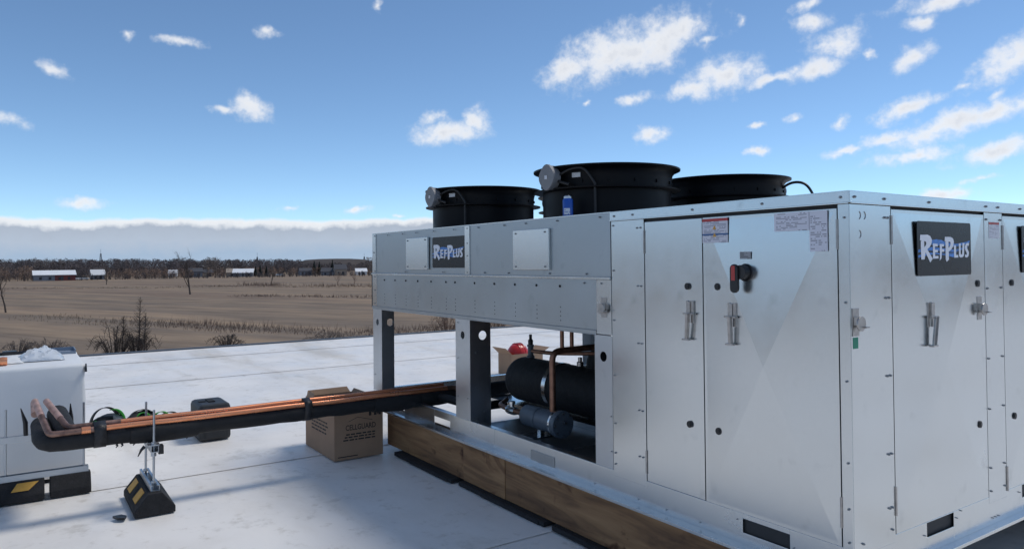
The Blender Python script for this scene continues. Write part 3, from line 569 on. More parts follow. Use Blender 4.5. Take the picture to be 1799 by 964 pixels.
plane_label('A', -.338, -.171, 1.722, 1.799, .0068, 'data_label', M['spec'], d1)
plane_label('A', -.169, -.088, 1.634, 1.799, .0068, 'data_label', M['spec2'], d1)
# yellow triangles of the warning sheet
wt = MB()
for z in (1.755, 1.72): wt.quadface(F('A', -.676, z - .010, .0075), F('A', -.654, z - .010, .0075), F('A', -.665, z + .010, .0075))
part(wt, 'warning_triangle', 'yellow', d1, recalc=False)
plane_label('B', 1.175, 1.285, 1.695, 1.775, .0022, 'warning_label', M['caution'], pm)
part(fbox(MB(), 'B', .012, .048, 1.248, 1.292, .0016, .0024), 'green_sticker', 'green', pc)
plane_label('A', -.520, -.460, 1.606, 1.638, .0100, 'switch_plate', M['switchlab'], d1)
# rotary isolator handle standing off the door
sw = MB(); disc(sw, 'A', -.490, 1.545, .004, .014, .040, 28); disc(sw, 'A', -.489, 1.547, .014, .052, .032, 24)
sw = part(sw, 'isolator_switch', 'blackp', d1, bevel=.003)
hb = MB(); pp = []
for j in range(13): t = PI * j / 12; pp.append(F('A', -.514 + .021 * math.cos(t), 1.562 + .021 * math.sin(t), .046))
for j in range(13): t = PI + PI * j / 12; pp.append(F('A', -.514 + .021 * math.cos(t), 1.476 + .021 * math.sin(t), .046))
hb.prism(pp, (0, -.018, 0)); 
hh = part(hb, 'handle', 'blackp', sw, bevel=.004)
part(fbox(MB(), 'A', -.525, -.504, 1.510, 1.576, .0642, .0665), 'red_insert', 'red', sw, bevel=.002)
# ---- signs
def c2s(x, y):
    u = (x - 135 - (y - 80) * .036) / 810; v = 1 - (y - (80 + 40 * u)) / (840 - 65 * u); return u, v
LET = {
 'R': ([(180,292),(285,290),(325,312),(350,365),(345,425),(318,480),(285,512),(368,655),(332,715),(262,560),(250,665),(203,668),(192,470),(190,388),(205,378),(178,378)], [(238,388),(262,395),(270,420),(262,455),(242,480)]),
 'E': ([(365,425),(435,430),(438,468),(395,470),(397,520),(440,520),(440,558),(400,560),(403,615),(450,612),(452,652),(370,655)], None),
 'F': ([(465,432),(528,435),(530,470),(500,472),(501,510),(535,512),(533,550),(500,552),(497,650),(470,685),(472,600)], None),
 'P': ([(540,325),(630,325),(668,350),(682,400),(672,470),(640,520),(605,545),(610,670),(575,705),(560,660),(553,425),(548,402),(565,392),(540,392)], [(598,398),(625,402),(632,430),(620,470),(600,490)]),
 'L': ([(682,455),(715,450),(720,600),(752,598),(755,638),(690,642)], None),
 'U': ([(760,425),(790,425),(792,590),(815,590),(818,420),(850,420),(845,610),(820,636),(785,638),(765,615)], None),
 'S': ([(925,425),(915,465),(890,460),(895,500),(925,560),(920,615),(895,640),(862,632),(862,590),(885,600),(890,575),(862,520),(858,465),(875,428),(900,415)], None)}
BLUE = [[(352,372),(420,360),(500,374),(560,405),(640,425),(720,430),(850,408),(938,383),(925,430),(700,478),(520,455),(350,450)], [(160,520),(200,505),(360,480),(540,500),(700,520),(900,470),(905,490),(700,560),(500,540),(300,530),(160,560)], [(160,605),(300,560),(540,575),(690,570),(690,635),(560,605),(400,585),(250,615),(165,642)]]
def flat_poly(mb, fr, a0, a1, b0, b1, n, outer, hole=None):
    rings = [[Vector((*c2s(*p), 0)) for p in outer]] + ([[Vector((*c2s(*p), 0)) for p in hole]] if hole else [])
    allp = [p for r in rings for p in r]; i = len(mb.v)
    mb.v += [F(fr, a0 + (a1 - a0) * p.x, b0 + (b1 - b0) * p.y, n) for p in allp]
    for t in tessellate_polygon(rings): mb.f.append(tuple(i + k for k in t))
def sign(fr, a0, a1, b0, b1, n, parent):
    r = .012; poly = []
    for (ca, cb, t0) in ((a1 - r, b1 - r, 0), (a0 + r, b1 - r, PI / 2), (a0 + r, b0 + r, PI), (a1 - r, b0 + r, 1.5 * PI)):
        for j in range(5): t = t0 + PI / 2 * j / 4; poly.append(F(fr, ca + r * math.cos(t), cb + r * math.sin(t), n))
    q = Vector(F(fr, 0, 0, .003)) - Vector(F(fr, 0, 0, 0))
    pl = MB().prism(poly, q).build('sign_plate', 'sign', parent); 
    if parent is U: own = pl
    else: own = parent
    mb = MB()
    for k, b in enumerate(BLUE): flat_poly(mb, fr, a0, a1, b0, b1, n + .0036, b)
    mb.build('blue_swoosh', 'signblue', own, recalc=False)
    for ch, (o, h) in LET.items():
        mb = MB(); flat_poly(mb, fr, a0, a1, b0, b1, n + .0044, o, h); mb.build('letter', 'signwhite', own, recalc=False)
sign('A', -3.475, -2.978, 1.563, 1.799, .0008, U)
sign('B', .488, .966, 1.525, 1.762, .0105, d3)
sign('B', 1.505, 1.98, 1.525, 1.762, .0105, d4)
# ---- fans
def fan(cx, cy, jb_ang, cab=True):
    prof = [(.440, 1.848), (.441, 2.066), (.500, 2.072), (.502, 2.080), (.444, 2.084), (.446, 2.150), (.452, 2.178), (.470, 2.198), (.504, 2.212), (.505, 2.222), (.498, 2.222), (.464, 2.207), (.440, 2.180), (.436, 2.08), (.434, 1.848)]
    f = part(MB().lathe((cx, cy, 0), prof, 96, closed=True), 'fan_stack', 'fan', smooth=True, auto=30)
    rv = MB()
    for j in range(16):
        an = 2 * PI * j / 16 + .1
        for z in (2.12,): rv.obox((cx + .449 * math.cos(an), cy + .449 * math.sin(an), z), (-.006 * math.sin(an), .006 * math.cos(an), 0), (.004 * math.cos(an), .004 * math.sin(an), 0), (0, 0, .010))
    kind(part(rv, 'tab_rivets', 'fan', f), 'stuff')
    part(MB().lathe((cx, cy, 0), [(.001, 2.06), (.10, 2.06), (.11, 2.05), (.11, 1.90), (.001, 1.90)], 24), 'motor', 'blackp', f, smooth=True)
    for k in range(5):
        an = 2 * PI * k / 5; b = MB()
        r0, r1 = .10, .42; w = .34
        P4 = [(cx + r * math.cos(an + t), cy + r * math.sin(an + t), z) for r, t, z in ((r0, -.3, 2.00), (r1, -w, 2.01), (r1, w, 1.93), (r0, .3, 1.92))]
        b.prism(P4, (0, 0, .004)); part(b, 'blade', 'fan', f)
    g = MB()
    for r in (.12, .2, .28, .36, .43): g.tube([(cx + r * math.cos(2 * PI * j / 40), cy + r * math.sin(2 * PI * j / 40), 2.185) for j in range(41)], .003, 4, False)
    for k in range(8): an = PI * k / 4; g.tube([(cx + .06 * math.cos(an), cy + .06 * math.sin(an), 2.188), (cx + .45 * math.cos(an), cy + .45 * math.sin(an), 2.188)], .003, 4)
    part(g, 'guard', 'fan', f)
    # junction box: lobed round cover on a short arm
    d = Vector((math.cos(jb_ang), math.sin(jb_ang), 0)); t = Vector((-d.y, d.x, 0)); up = Vector((0, 0, 1)); c = Vector((cx, cy, 2.150)) + d * .475
    jb = MB()
    def lob(k, r): return r * (1 + .05 * math.cos(4 * k))
    poly = [tuple(c + (t * math.cos(k) + up * math.sin(k) * 1.12) * lob(k, .068)) for k in [2 * PI * j / 28 for j in range(28)]]
    jb.prism(poly, d * .045)
    poly = [tuple(c + d * .047 + (t * math.cos(k) + up * math.sin(k) * 1.12) * lob(k, .073)) for k in [2 * PI * j / 28 for j in range(28)]]
    jb.prism(poly, d * .022)
    j = part(jb, 'junction_box', 'grey', f, bevel=.003)
    part(MB().obox(c + d * .071, t * .012, up * .012, d * .001), 'cover_mark', 'white', f)
    gl = MB().tube([c + t * .067 - up * .03 + d * .02, c + t * .15 - up * .055 + d * .0], .010, 8); part(gl, 'cable_gland', 'cable', f)
    if cab:
        pts = []
        for q in range(15):
            s = q / 14; a2 = jb_ang + .10 + .55 * min(1, s * 1.55) ; rr = .485 if s < .72 else .485 + .0
            z = 2.155 + .045 * math.sin(PI * min(1, s * 1.35)) - (0 if s < .45 else (s - .45) ** 1.35 * .72)
            pts.append((cx + rr * math.cos(a2), cy + rr * math.sin(a2), z))
        part(MB().tube(pts, .0085, 8), 'cable', 'cable', f, smooth=True)
        a2 = jb_ang + .36; dd = Vector((math.cos(a2), math.sin(a2), 0)); tt = Vector((-dd.y, dd.x, 0)); cc = Vector((cx, cy, 2.158)) + dd * .4535
        o = MB(); o.quadface(cc - tt * .03 - up * .015, cc + tt * .03 - up * .015, cc + tt * .03 + up * .015, cc - tt * .03 + up * .015)
        o = o.build('motor_label', M['motorlab'], f, recalc=False); uv = o.data.uv_layers.new(name='UVMap')
        for l, q in zip(uv.data, ((0, 0), (1, 0), (1, 1), (0, 1))): l.uv = q
    return f
ja = math.radians(-87)
fan(-3.83, .69, ja); fan(-2.21, .69, ja); fan(-2.21, 1.91, math.radians(75)); fan(-3.83, 1.91, ja)
part(MB().tube(bend([(-1.84, 2.10, 2.13), (-1.74, 2.12, 2.185), (-1.64, 2.14, 2.17), (-1.575, 2.15, 2.07), (-1.57, 2.15, 1.87)], .09), .010, 8), 'cable', 'cable', smooth=True)
# ---- inside the frame
def tank(y, z, r, x0, x1, name):
    prof = [(.001, x0 - .075), (r * .45, x0 - .068), (r * .78, x0 - .045), (r * .95, x0 - .015), (r, x0 + .02), (r, x1), (r * .95, x1 + .04), (.001, x1 + .05)]
    return part(MB().lathe((0, y, z), prof, 40, 'X'), name, 'insul', smooth=True, auto=50)
tk = tank(.82, .630, .180, -3.43, -1.50, 'receiver_tank')
part(MB().lathe((0, .82, .630), [(.181, -2.93), (.185, -2.93), (.185, -2.885), (.181, -2.885)], 40, 'X', True), 'strap', 'galv', tk, smooth=True)
tank(1.36, .74, .19, -3.02, -1.50, 'suction_accumulator')
v = MB().lathe((-3.345, .84, 0), [(.001, .80), (.034, .80), (.034, .82), (.024, .83), (.024, .895), (.030, .90), (.030, .915), (.001, .915)], 16)
v = part(v, 'relief_valve', 'drier', tk, smooth=True); 
part(MB().lathe((-3.345, .84, 0), [(.001, .915), (.020, .915), (.022, .95), (.012, .965), (.013, 1.0), (.001, 1.0)], 12), 'valve_cap', 'blackp', tk, smooth=True)
part(MB().tube(bend([(-3.32, .84, .865), (-3.05, .84, .872), (-2.6, 1.0, .90)], .08), .016, 10), 'pipe', 'copper_in', smooth=True)
part(MB().tube(bend([(-2.335, .30, .58), (-2.335, .30, .995), (-2.335, .95, 1.0)], .07), .0215, 12), 'liquid_pipe', 'copper_in', smooth=True)
for yy in (.385, .47): part(MB().tube([(-2.335, yy, 1.0), (-2.335, yy, 1.22)], .014, 10), 'riser_pipe', 'copper_in', smooth=True)
dr = part(MB().lathe((0, .30, .520), [(.001, -2.65), (.064, -2.645), (.074, -2.63), (.074, -2.285), (.001, -2.285)], 36, 'X'), 'filter_drier', 'drier', smooth=True)
part(MB().lathe((0, .30, .520), [(.001, -2.265), (.088, -2.265), (.091, -2.261), (.091, -2.228), (.086, -2.222), (.001, -2.222)], 36, 'X'), 'end_cover', 'drier', dr, smooth=True)
part(MB().lathe((0, .30, .520), [(.078, -2.2845), (.088, -2.2845), (.088, -2.2665), (.078, -2.2665)], 36, 'X', True), 'gasket_ring', 'galv', dr, smooth=True)
part(MB().lathe((0, .30, .520), [(.0745, -2.48), (.0772, -2.48), (.0772, -2.466), (.0745, -2.466)], 32, 'X', True), 'clamp_band', 'drier', dr, smooth=True)
bo = MB()
for k in range(8):
    an = 2 * PI * k / 8; bo.lathe((0, .30 + .073 * math.cos(an), .520 + .073 * math.sin(an)), [(.001, -2.214), (.007, -2.214), (.007, -2.2225)], 6, 'X')
bo.lathe((0, .30, .536), [(.001, -2.19), (.010, -2.19), (.010, -2.222)], 8, 'X')
kind(part(bo, 'cover_bolts', 'screw', dr), 'stuff')
part(MB().box(-2.49, -2.455, .283, .317, .41, .45).box(-2.56, -2.40, .18, .42, .405, .412), 'drier_stand', 'galv', dr)
part(MB().tube(bend([(-2.65, .30, .520), (-2.86, .30, .520), (-3.05, .34, .520), (-3.2, .5, .52)], .04), .019, 10), 'inlet_pipe', 'copper_in', smooth=True)
iv = part(MB().lathe((0, .30, .520), [(.001, -2.88), (.028, -2.88), (.031, -2.86), (.031, -2.80), (.028, -2.78), (.001, -2.78)], 14, 'X').lathe((-2.83, .30, 0), [(.017, .54), (.017, .565), (.026, .567), (.026, .585), (.001, .585)], 12), 'shutoff_valve', 'galv', smooth=True)

# insulated suction lines and small valves around the tanks
part(MB().tube(bend([(-2.15, 1.36, .90), (-2.15, 1.36, 1.08), (-2.15, .70, 1.10), (-1.6, .60, 1.10)], .12), .045, 14), 'suction_pipe', 'insul', smooth=True)
part(MB().tube(bend([(-3.30, .55, .47), (-3.30, .30, .47), (-3.85, .22, .487)], .08), .035, 12), 'suction_pipe', 'insul', smooth=True)
part(MB().tube(bend([(-2.05, .52, .46), (-2.05, .52, .78), (-1.75, .52, .86), (-1.5, .52, .86)], .06), .030, 12), 'suction_pipe', 'insul', smooth=True)
part(MB().tube(bend([(-1.95, .40, .42), (-1.95, .40, .66), (-1.55, .40, .70)], .05), .013, 10), 'pipe', 'copper_in', smooth=True)
part(MB().lathe((-2.70, .84, 0), [(.001, .80), (.026, .80), (.026, .84), (.016, .845), (.016, .875), (.001, .875)], 14), 'sight_glass', 'steel', smooth=True)
part(MB().box(-2.96, -2.90, 1.9, 2.2, .46, .80).box(-2.96, -2.92, 1.85, 1.9, .50, .60), 'control_box', 'grey', bevel=.006)

# ================================================================== timbers and pads under the unit
TL = [(-4.30, -2.985, 'dark stained treated timber under the open end of the unit, leftmost of three'), (-2.981, -2.440, 'short knotty treated timber, middle of three under the steel unit'), (-2.436, .03, 'long pale grained treated timber under the doors, rightmost of three')]
for k, (a, b, lb) in enumerate(TL):
    j = (-.020, -.026, -.022)[k]
    tag(MB().box(a, b, j, j + .14, .032, .311).build('timber', 'wood', bevel=.004), lb, 'timber', 'timbers carrying the unit')
tag(MB().box(-4.30, .0, 2.42, 2.56, .032, .311).build('timber', 'wood', bevel=.004), 'timber beam along the far side beneath the unit', 'timber', 'timbers carrying the unit')
PD = [(-4.02, -3.055, 'black rubber pad under the leftmost timber beside the cardboard box'), (-2.985, -1.955, 'black rubber pad under the middle timber'), (-1.885, -.86, 'black rubber pad under the long timber, cut by the picture edge')]
for k, (a, b, lb) in enumerate(PD):
    y = (-.088, -.066, -.058)[k]
    mb = MB(); n = 14; top = []
    for q in range(n + 1): mb
    mb.box(a, b, y, y + .26, .0, .030); mb.box(a + .3, b - .05, y - .006, y, .0, .026)
    tag(mb.build('rubber_pad', 'rubber', bevel=.004), lb, 'pad', 'rubber pads under the timbers')
mb = MB().box(-4.0, -.3, 2.38, 2.62, 0, .03); tag(mb.build('rubber_pad', 'rubber'), 'black rubber strip under the far timber', 'pad', 'rubber pads under the timbers')

# ================================================================== line set
L_ = empty('refrigerant_lines', (-3.85, -1.0, .5), 'black insulated pipe with two bright copper tubes taped along its top', 'pipe')
pz, pr = .487, .061
def wobble(pts, amp):
    return [Vector(p) + Vector((random.uniform(-amp, amp), 0, random.uniform(-amp, amp))) for p in pts]
main = [(-3.85, .95 - k * .12, pz) for k in range(29)]
main = [p for p in main if p[1] > -2.36]
rad = [pr + .003 * math.sin(k * 2.1) + random.uniform(-.0015, .0015) for k in range(len(main))]
curve = [(-3.85, -2.36, pz), (-3.853, -2.45, pz), (-3.875, -2.52, pz), (-3.93, -2.553, pz + .003), (-4.02, -2.565, pz + .006), (-4.2, -2.565, pz + .012), (-4.40, -2.565, pz + .018)]
part(MB().tube(wobble(main, .0025) + [Vector(c) for c in curve], rad + [pr] * len(curve), 20), 'insulation', 'insul', L_, smooth=True, auto=60)
# ragged seams of the foam sleeves
for y0, y1, dr_ in ((-2.08, -1.66, .010), (-.35, .05, .012), (.06, .34, .010)):
    n = 9; pts = [(-3.85, y0 + (y1 - y0) * k / (n - 1), pz - .006) for k in range(n)]
    part(MB().tube(pts, [pr + dr_ * math.sin(PI * k / (n - 1)) + random.uniform(0, .004) + .002 for k in range(n)], 20), 'foam_joint', 'insul', L_, smooth=True, auto=60)
rg = MB()
for y in (-2.16, -2.13, -2.06, -1.73, -1.70, -.32, -.10, .02, -.05):
    rg.tube([(-3.83, y, pz - pr + .004), (-3.825, y + .006, pz - pr - .006), (-3.828, y - .004, pz - pr - random.uniform(.010, .022))], [.008, .006, .002], 6)
kind(part(rg, 'loose_tape_ends', 'tape', L_), 'stuff')
part(MB().tube([(-3.955, -2.435, pz + .01), (-4.10, -2.44, pz + .03), (-4.34, -2.455, pz + .05), (-4.52, -2.462, pz + .062)], [.05, .064, .068, .066], 18), 'branch_insulation', 'insul', L_, smooth=True, auto=60)
part(MB().tube([(-3.83, -2.24 + .13, pz + .03), (-3.84, -2.4, pz + .03), (-3.95, -2.435, pz + .03)], .03, 12), 'branch_pipe', 'insul', L_, smooth=True)
part(MB().tube([(-3.808, .30, .549)] + [(-3.808 + .0025 * math.sin(k * 1.7), .1 - k * .16, .549 + .0015 * math.sin(k)) for k in range(15)] + [(-3.808, -2.26, .549)], .0185, 12), 'copper_tube', 'copper', L_, smooth=True)
part(MB().tube([(-3.873, .30, .566)] + [(-3.873 + .0025 * math.sin(k * 1.3), .1 - k * .16, .566 + .0015 * math.cos(k)) for k in range(14)] + [(-3.873, -2.13, .566)], .0185, 12), 'copper_tube', 'copper', L_, smooth=True)
part(MB().tube(bend([(-3.808, -2.26, .549), (-3.812, -2.535, .547), (-4.22, -2.600, .694)], .035), .0195, 12), 'copper_elbow', 'copper_old', L_, smooth=True)
part(MB().tube(bend([(-3.873, -2.13, .566), (-3.885, -2.43, .563), (-4.26, -2.532, .682)], .04), .0195, 12), 'copper_elbow', 'copper_old', L_, smooth=True)
part(MB().tube([(-4.036, -2.571, .628), (-4.236, -2.603, .700)], .0210, 12), 'copper_stub', 'copper_dull', L_, smooth=True)
part(MB().tube([(-4.016, -2.466, .605), (-4.275, -2.536, .687)], .0210, 12), 'copper_stub', 'copper_dull', L_, smooth=True)
part(MB().tube([(-4.30, -2.60, .60), (-4.46, -2.60, .655)], .024, 12), 'copper_stub', 'copper_dull', L_, smooth=True)
part(MB().tube([(-3.81, -2.31, .549), (-3.81, -2.36, .549)], .0235, 12), 'coupling', 'copper', L_, smooth=True)
# copper drop into the base
part(MB().tube(bend([(-3.808, .30, .549), (-3.808, .40, .547), (-3.80, .44, .40)], .06), .0195, 12), 'copper_drop', 'copper_in', L_, smooth=True)
for y, s in ((-2.255, .052), (-.888, .042)):
    mb = MB(); ring = []
    for q in range(2):
        yy = y + (q - .5) * s * 1.35
        ring.append([(-3.85 + (pr + .005) * math.cos(a), yy, pz + (pr + .005) * math.sin(a)) for a in [PI * 1.0 + PI * j / 14 for j in range(15)]] + [(-3.785, yy, .548), (-3.793, yy, .569), (-3.83, yy, .576), (-3.865, yy, .590), (-3.893, yy, .580), (-3.903, yy, .55)])
    n = len(ring[0]); mb.v = ring[0] + ring[1]; mb.f = [(k, (k + 1) % n, n + (k + 1) % n, n + k) for k in range(n)]
    o = part(mb, 'tape_strap', 'tape', L_, smooth=True); sm = o.modifiers.new('solid', 'SOLIDIFY'); sm.thickness = .003

# ================================================================== pipe supports
PS = empty('pipe_support', (-3.85, -1.96, 0), 'black rubber pipe stand with two amber reflectors and threaded rods', 'pipe support')
def block(parent, x0, x1, y0, y1, h, ax, name='rubber_block'):
    """rubber block with sloped long sides; long axis ax"""
    mb = MB()
    if ax == 'X':
        ym = (y0 + y1) / 2; w = (y1 - y0) / 2
        sec = [(x0, y0, 0), (x0, y1, 0), (x0, y1, h * .30), (x0, ym + w * .34, h), (x0, ym - w * .34, h), (x0, y0, h * .30)]; d = (x1 - x0, 0, 0)
    else:
        xm = (x0 + x1) / 2; w = (x1 - x0) / 2
        sec = [(x0, y0, 0), (x1, y0, 0), (x1, y0, h * .34), (xm + w * .42, y0, h), (xm - w * .42, y0, h), (x0, y0, h * .34)]; d = (0, y1 - y0, 0)
    return mb.prism(sec, d).build(name, 'rubber', parent, bevel=.006)
block(PS, -4.135, -3.57, -2.085, -1.845, .140, 'X')
part(MB().box(-4.11, -3.62, -1.988, -1.984, .141, .178).box(-4.11, -3.62, -1.936, -1.932, .141, .178).box(-4.11, -3.62, -1.984, -1.936, .141, .145).box(-4.11, -3.62, -1.984, -1.974, .174, .178).box(-4.11, -3.62, -1.946, -1.936, .174, .178), 'strut_channel', 'strutm', PS)
for x in (-4.03, -3.68): part(MB().tube([(x, -1.96, .13), (x, -1.957, .655)], .0075, 8), 'threaded_rod', 'strutm', PS, smooth=True)
for x in (-4.03, -3.68): part(MB().lathe((x, -1.96, 0), [(.001, .178), (.017, .178), (.017, .192), (.001, .192)], 6), 'nut', 'strutm', PS)
part(MB().box(-4.07, -3.64, -1.982, -1.978, .385, .425).box(-4.07, -3.64, -1.938, -1.934, .385, .425).box(-4.07, -3.64, -1.978, -1.938, .385, .389), 'cross_strut', 'strutm', PS)
part(MB().lathe((-3.68, -1.96, 0), [(.001, .355), (.018, .355), (.018, .385), (.001, .385)], 6).box(-3.72, -3.65, -1.995, -1.925, .426, .432).lathe((-3.68, -1.96, 0), [(.001, .432), (.016, .432), (.016, .447), (.001, .447)], 6), 'nut', 'strutm', PS)
part(MB().tube([(-3.70, -2.01, .42), (-3.70, -2.03, .40), (-3.70, -2.05, .36)], [.012, .009, .003], 6).box(-3.70, -3.64, -1.935, -1.905, .37, .425), 'clamp', 'blackp', PS)
# reflectors on the sloped side facing -y
sl0 = Vector((0, -2.085, .042)); sl1 = Vector((0, -2.0058, .140)); dv = (sl1 - sl0); nv = Vector((0, -dv.z, dv.y)).normalized()
for xa in (-4.005, -3.735):
    c = Vector((xa, 0, 0)) + sl0 + dv * .55 + nv * .0022
    part(MB().obox(c, (.062, 0, 0), dv * .33, nv * .0018), 'reflector', 'yellow', PS)
for xa in (-3.88,):
    c = Vector((xa, 0, 0)) + sl0 + dv * .5 + nv * .001; part(MB().obox(c, (.035, 0, 0), dv * .22, nv * .0015), 'moulded_panel', 'rubber', PS)
TP = empty('pipe_support', (-4.46, -2.53, 0), 'wide trapeze pipe stand on two black rubber blocks in front of the white box', 'pipe support')
for y0, y1 in ((-2.535 - .62, -2.542), (-2.510, -2.262)):
    block(TP, -4.56, -4.375, y0, y1, .135, 'Y')
part(MB().box(-4.49, -4.486, -3.2, -2.275, .136, .176).box(-4.446, -4.442, -3.2, -2.275, .136, .176).box(-4.486, -4.446, -3.2, -2.275, .136, .140), 'strut_channel', 'strutm', TP)
part(MB().box(-4.49, -4.446, -3.2, -2.53, .396, .438), 'cross_strut', 'strutm', TP)
part(MB().box(-4.49, -4.446, -2.529, -2.28, .396, .438), 'cross_strut', 'strutm', TP)
for y in (-2.765, -2.303): part(MB().tube([(-4.466, y, .135), (-4.466, y, .625)], .0075, 8), 'threaded_rod', 'strutm', TP, smooth=True)
s0 = Vector((-4.375, 0, .0459)); s1 = Vector((-4.4286, 0, .135)); dv = s1 - s0; nv = Vector((dv.z, 0, -dv.x)).normalized()
pg = [s0 + dv * .32 + nv * .002 + Vector((0, -2.735, 0)), s0 + dv * .32 + nv * .002 + Vector((0, -2.635, 0)), s0 + dv * .86 + nv * .002 + Vector((0, -2.575, 0)), s0 + dv * .86 + nv * .002 + Vector((0, -2.70, 0))]
part(MB().prism([tuple(p) for p in pg], nv * .002), 'reflector', 'yellow', TP)
for y, lean in ((-2.665, -.015), (-2.395, .008)):
    part(MB().tube([(-4.44, y + .015, .44), (-4.44, y + .012, .53), (-4.44, y + lean, .63)], [.014, .015, .003], 8), 'clamp_arm', 'blackp', TP, smooth=True)

# ================================================================== things on the roof
# ---- wrapped white box
WB = empty('wrapped_box', (-5.35, -2.9, 0), 'tall white plastic wrapped box at the left picture edge', 'box')
def soft_box(x0, x1, y0, y1, z0, z1, seg, jit, name, m, parent, bev):
    bm = bmesh.new(); bmesh.ops.create_cube(bm, size=1)
    for v in bm.verts: v.co = Vector(((x0 + x1) / 2 + v.co.x * (x1 - x0), (y0 + y1) / 2 + v.co.y * (y1 - y0), (z0 + z1) / 2 + v.co.z * (z1 - z0)))
    bmesh.ops.bevel(bm, geom=bm.edges[:], offset=bev, segments=3, affect='EDGES', profile=.5)
    bmesh.ops.subdivide_edges(bm, edges=[e for e in bm.edges if e.calc_length() > .2], cuts=seg, use_grid_fill=True)
    rr = random.Random(5)
    for v in bm.verts: v.co += Vector((rr.uniform(-jit, jit), rr.uniform(-jit, jit), rr.uniform(-jit, jit)))
    mb = MB(); mb.v = [tuple(v.co) for v in bm.verts]; bm.verts.index_update(); mb.f = [tuple(v.index for v in f.verts) for f in bm.faces]; bm.free()
    return mb.build(name, m, parent, smooth=True, auto=60)
soft_box(-5.92, -4.82, -3.55, -2.268, .02, .862, 6, .004, 'wrapping', 'wrap', WB, .025)
part(MB().quadface((-4.80, -2.275, .80), (-4.80, -2.258, .80), (-4.805, -2.262, .862), (-4.81, -2.27, .862)).quadface((-4.80, -2.258, .80), (-4.86, -2.256, .80), (-4.86, -2.258, .865), (-4.805, -2.262, .862)), 'corner_strap', 'blackp', WB)
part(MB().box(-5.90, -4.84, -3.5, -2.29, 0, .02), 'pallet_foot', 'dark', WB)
def crumple(cx, cy, cz, sx, sy, sz, seed, name, m, lb, cat, n=14):
    rr = random.Random(seed); mb = MB(); H = {}
    ph = [(rr.uniform(1, 5), rr.uniform(1, 5), rr.uniform(0, 6)) for _ in range(6)]
    for i in range(n + 1):
        for j in range(n + 1):
            u, v_ = i / n - .5, j / n - .5; e = max(0, 1 - (2 * abs(u)) ** 3) * max(0, 1 - (2 * abs(v_)) ** 3)
            h = sum(abs(math.sin(a * 3 * u + b * 3 * v_ + c)) for a, b, c in ph) / 6
            mb.v.append((cx + (u + rr.uniform(-.02, .02)) * sx, cy + (v_ + rr.uniform(-.02, .02)) * sy, cz + .004 + sz * (h * .9 + rr.uniform(0, .25)) * e))
    for i in range(n):
        for j in range(n): a = i * (n + 1) + j; mb.f.append((a, a + 1, a + n + 2, a + n + 1))
    o = mb.build(name, m, None, smooth=True, auto=25); sm = o.modifiers.new('solid', 'SOLIDIFY'); sm.thickness = .002
    return tag(o, lb, cat)
crumple(-5.36, -2.54, .863, .42, .30, .095, 4, 'plastic_sheet', 'plastic', 'crumpled clear plastic sheet on top of the white wrapped box', 'plastic sheet')
crumple(-5.30, -2.78, .863, .40, .24, .035, 9, 'plastic_sheet', 'wrap', 'flat white crumpled sheet on the white box near the copper fitting', 'plastic sheet')
tr = MB().box(-5.84, -5.58, -2.50, -2.285, .864, .870).box(-5.84, -5.58, -2.50, -2.494, .870, .900).box(-5.84, -5.58, -2.291, -2.285, .870, .900).box(-5.84, -5.834, -2.494, -2.291, .870, .900).box(-5.586, -5.58, -2.494, -2.291, .870, .885)
tag(tr.build('parts_tray', 'tray'), 'small grey blue tray on the far corner of the white box', 'tray')
cf = MB(); a = (-5.05, -2.79, .895); cf.lathe(a, [(.018, -.03), (.030, -.03), (.034, 0), (.030, .03), (.018, .03)], 20, 'Y', True)
tag(cf.build('copper_fitting', 'copper', smooth=True), 'shiny copper fitting on the white box, cut by the left picture edge', 'fitting')
to = MB().tube(bend([(-5.86, -2.86, .872), (-5.84, -2.72, .872), (-5.80, -2.62, .880)], .05), .012, 8).box(-5.90, -5.82, -2.80, -2.70, .864, .892)
tag(to.build('hand_tool', 'blackp'), 'dark hand tool lying at the back of the white box', 'tool')
# ---- cardboard box with printed sides
CB = empty('cardboard_box', (-4.48, -.345, 0), 'brown printed cardboard box with open flaps beneath the copper lines', 'box')
bx0, bx1, by0, by1, bh = -4.835, -4.128, -.565, -.140, .425
part(MB().box(bx0, bx0 + .006, by0, by1, 0, bh).box(bx1 - .006, bx1, by0, by1, 0, bh).box(bx0 + .006, bx1 - .006, by0, by0 + .006, 0, bh).box(bx0 + .006, bx1 - .006, by1 - .006, by1, 0, bh).box(bx0 + .006, bx1 - .006, by0 + .006, by1 - .006, 0, .006), 'carton', 'card', CB)
def flap(pts, d): part(MB().prism(pts, d), 'flap', 'card', CB)
flap([(bx0, by0 + .01, bh), (bx0, by1 - .01, bh), (bx0 - .03, by1 - .03, bh + .045), (bx0 - .03, by0 + .03, bh + .045)], (.005, 0, 0))
flap([(bx0 + .01, by0, bh), (bx0 + .20, by0, bh), (bx0 + .16, by0 + .02, bh + .04), (bx0 + .03, by0 + .03, bh + .05)], (0, .005, 0))
flap([(bx0 + .01, by1, bh), (bx1 - .01, by1, bh), (bx1 - .04, by1 + .012, bh + .035), (bx0 + .04, by1 + .012, bh + .035)], (0, .005, 0))
flap([(bx1, by0 + .01, bh), (bx1, by1 - .01, bh), (bx1 + .012, by1 - .03, bh + .03), (bx1 + .012, by0 + .03, bh + .03)], (.005, 0, 0))
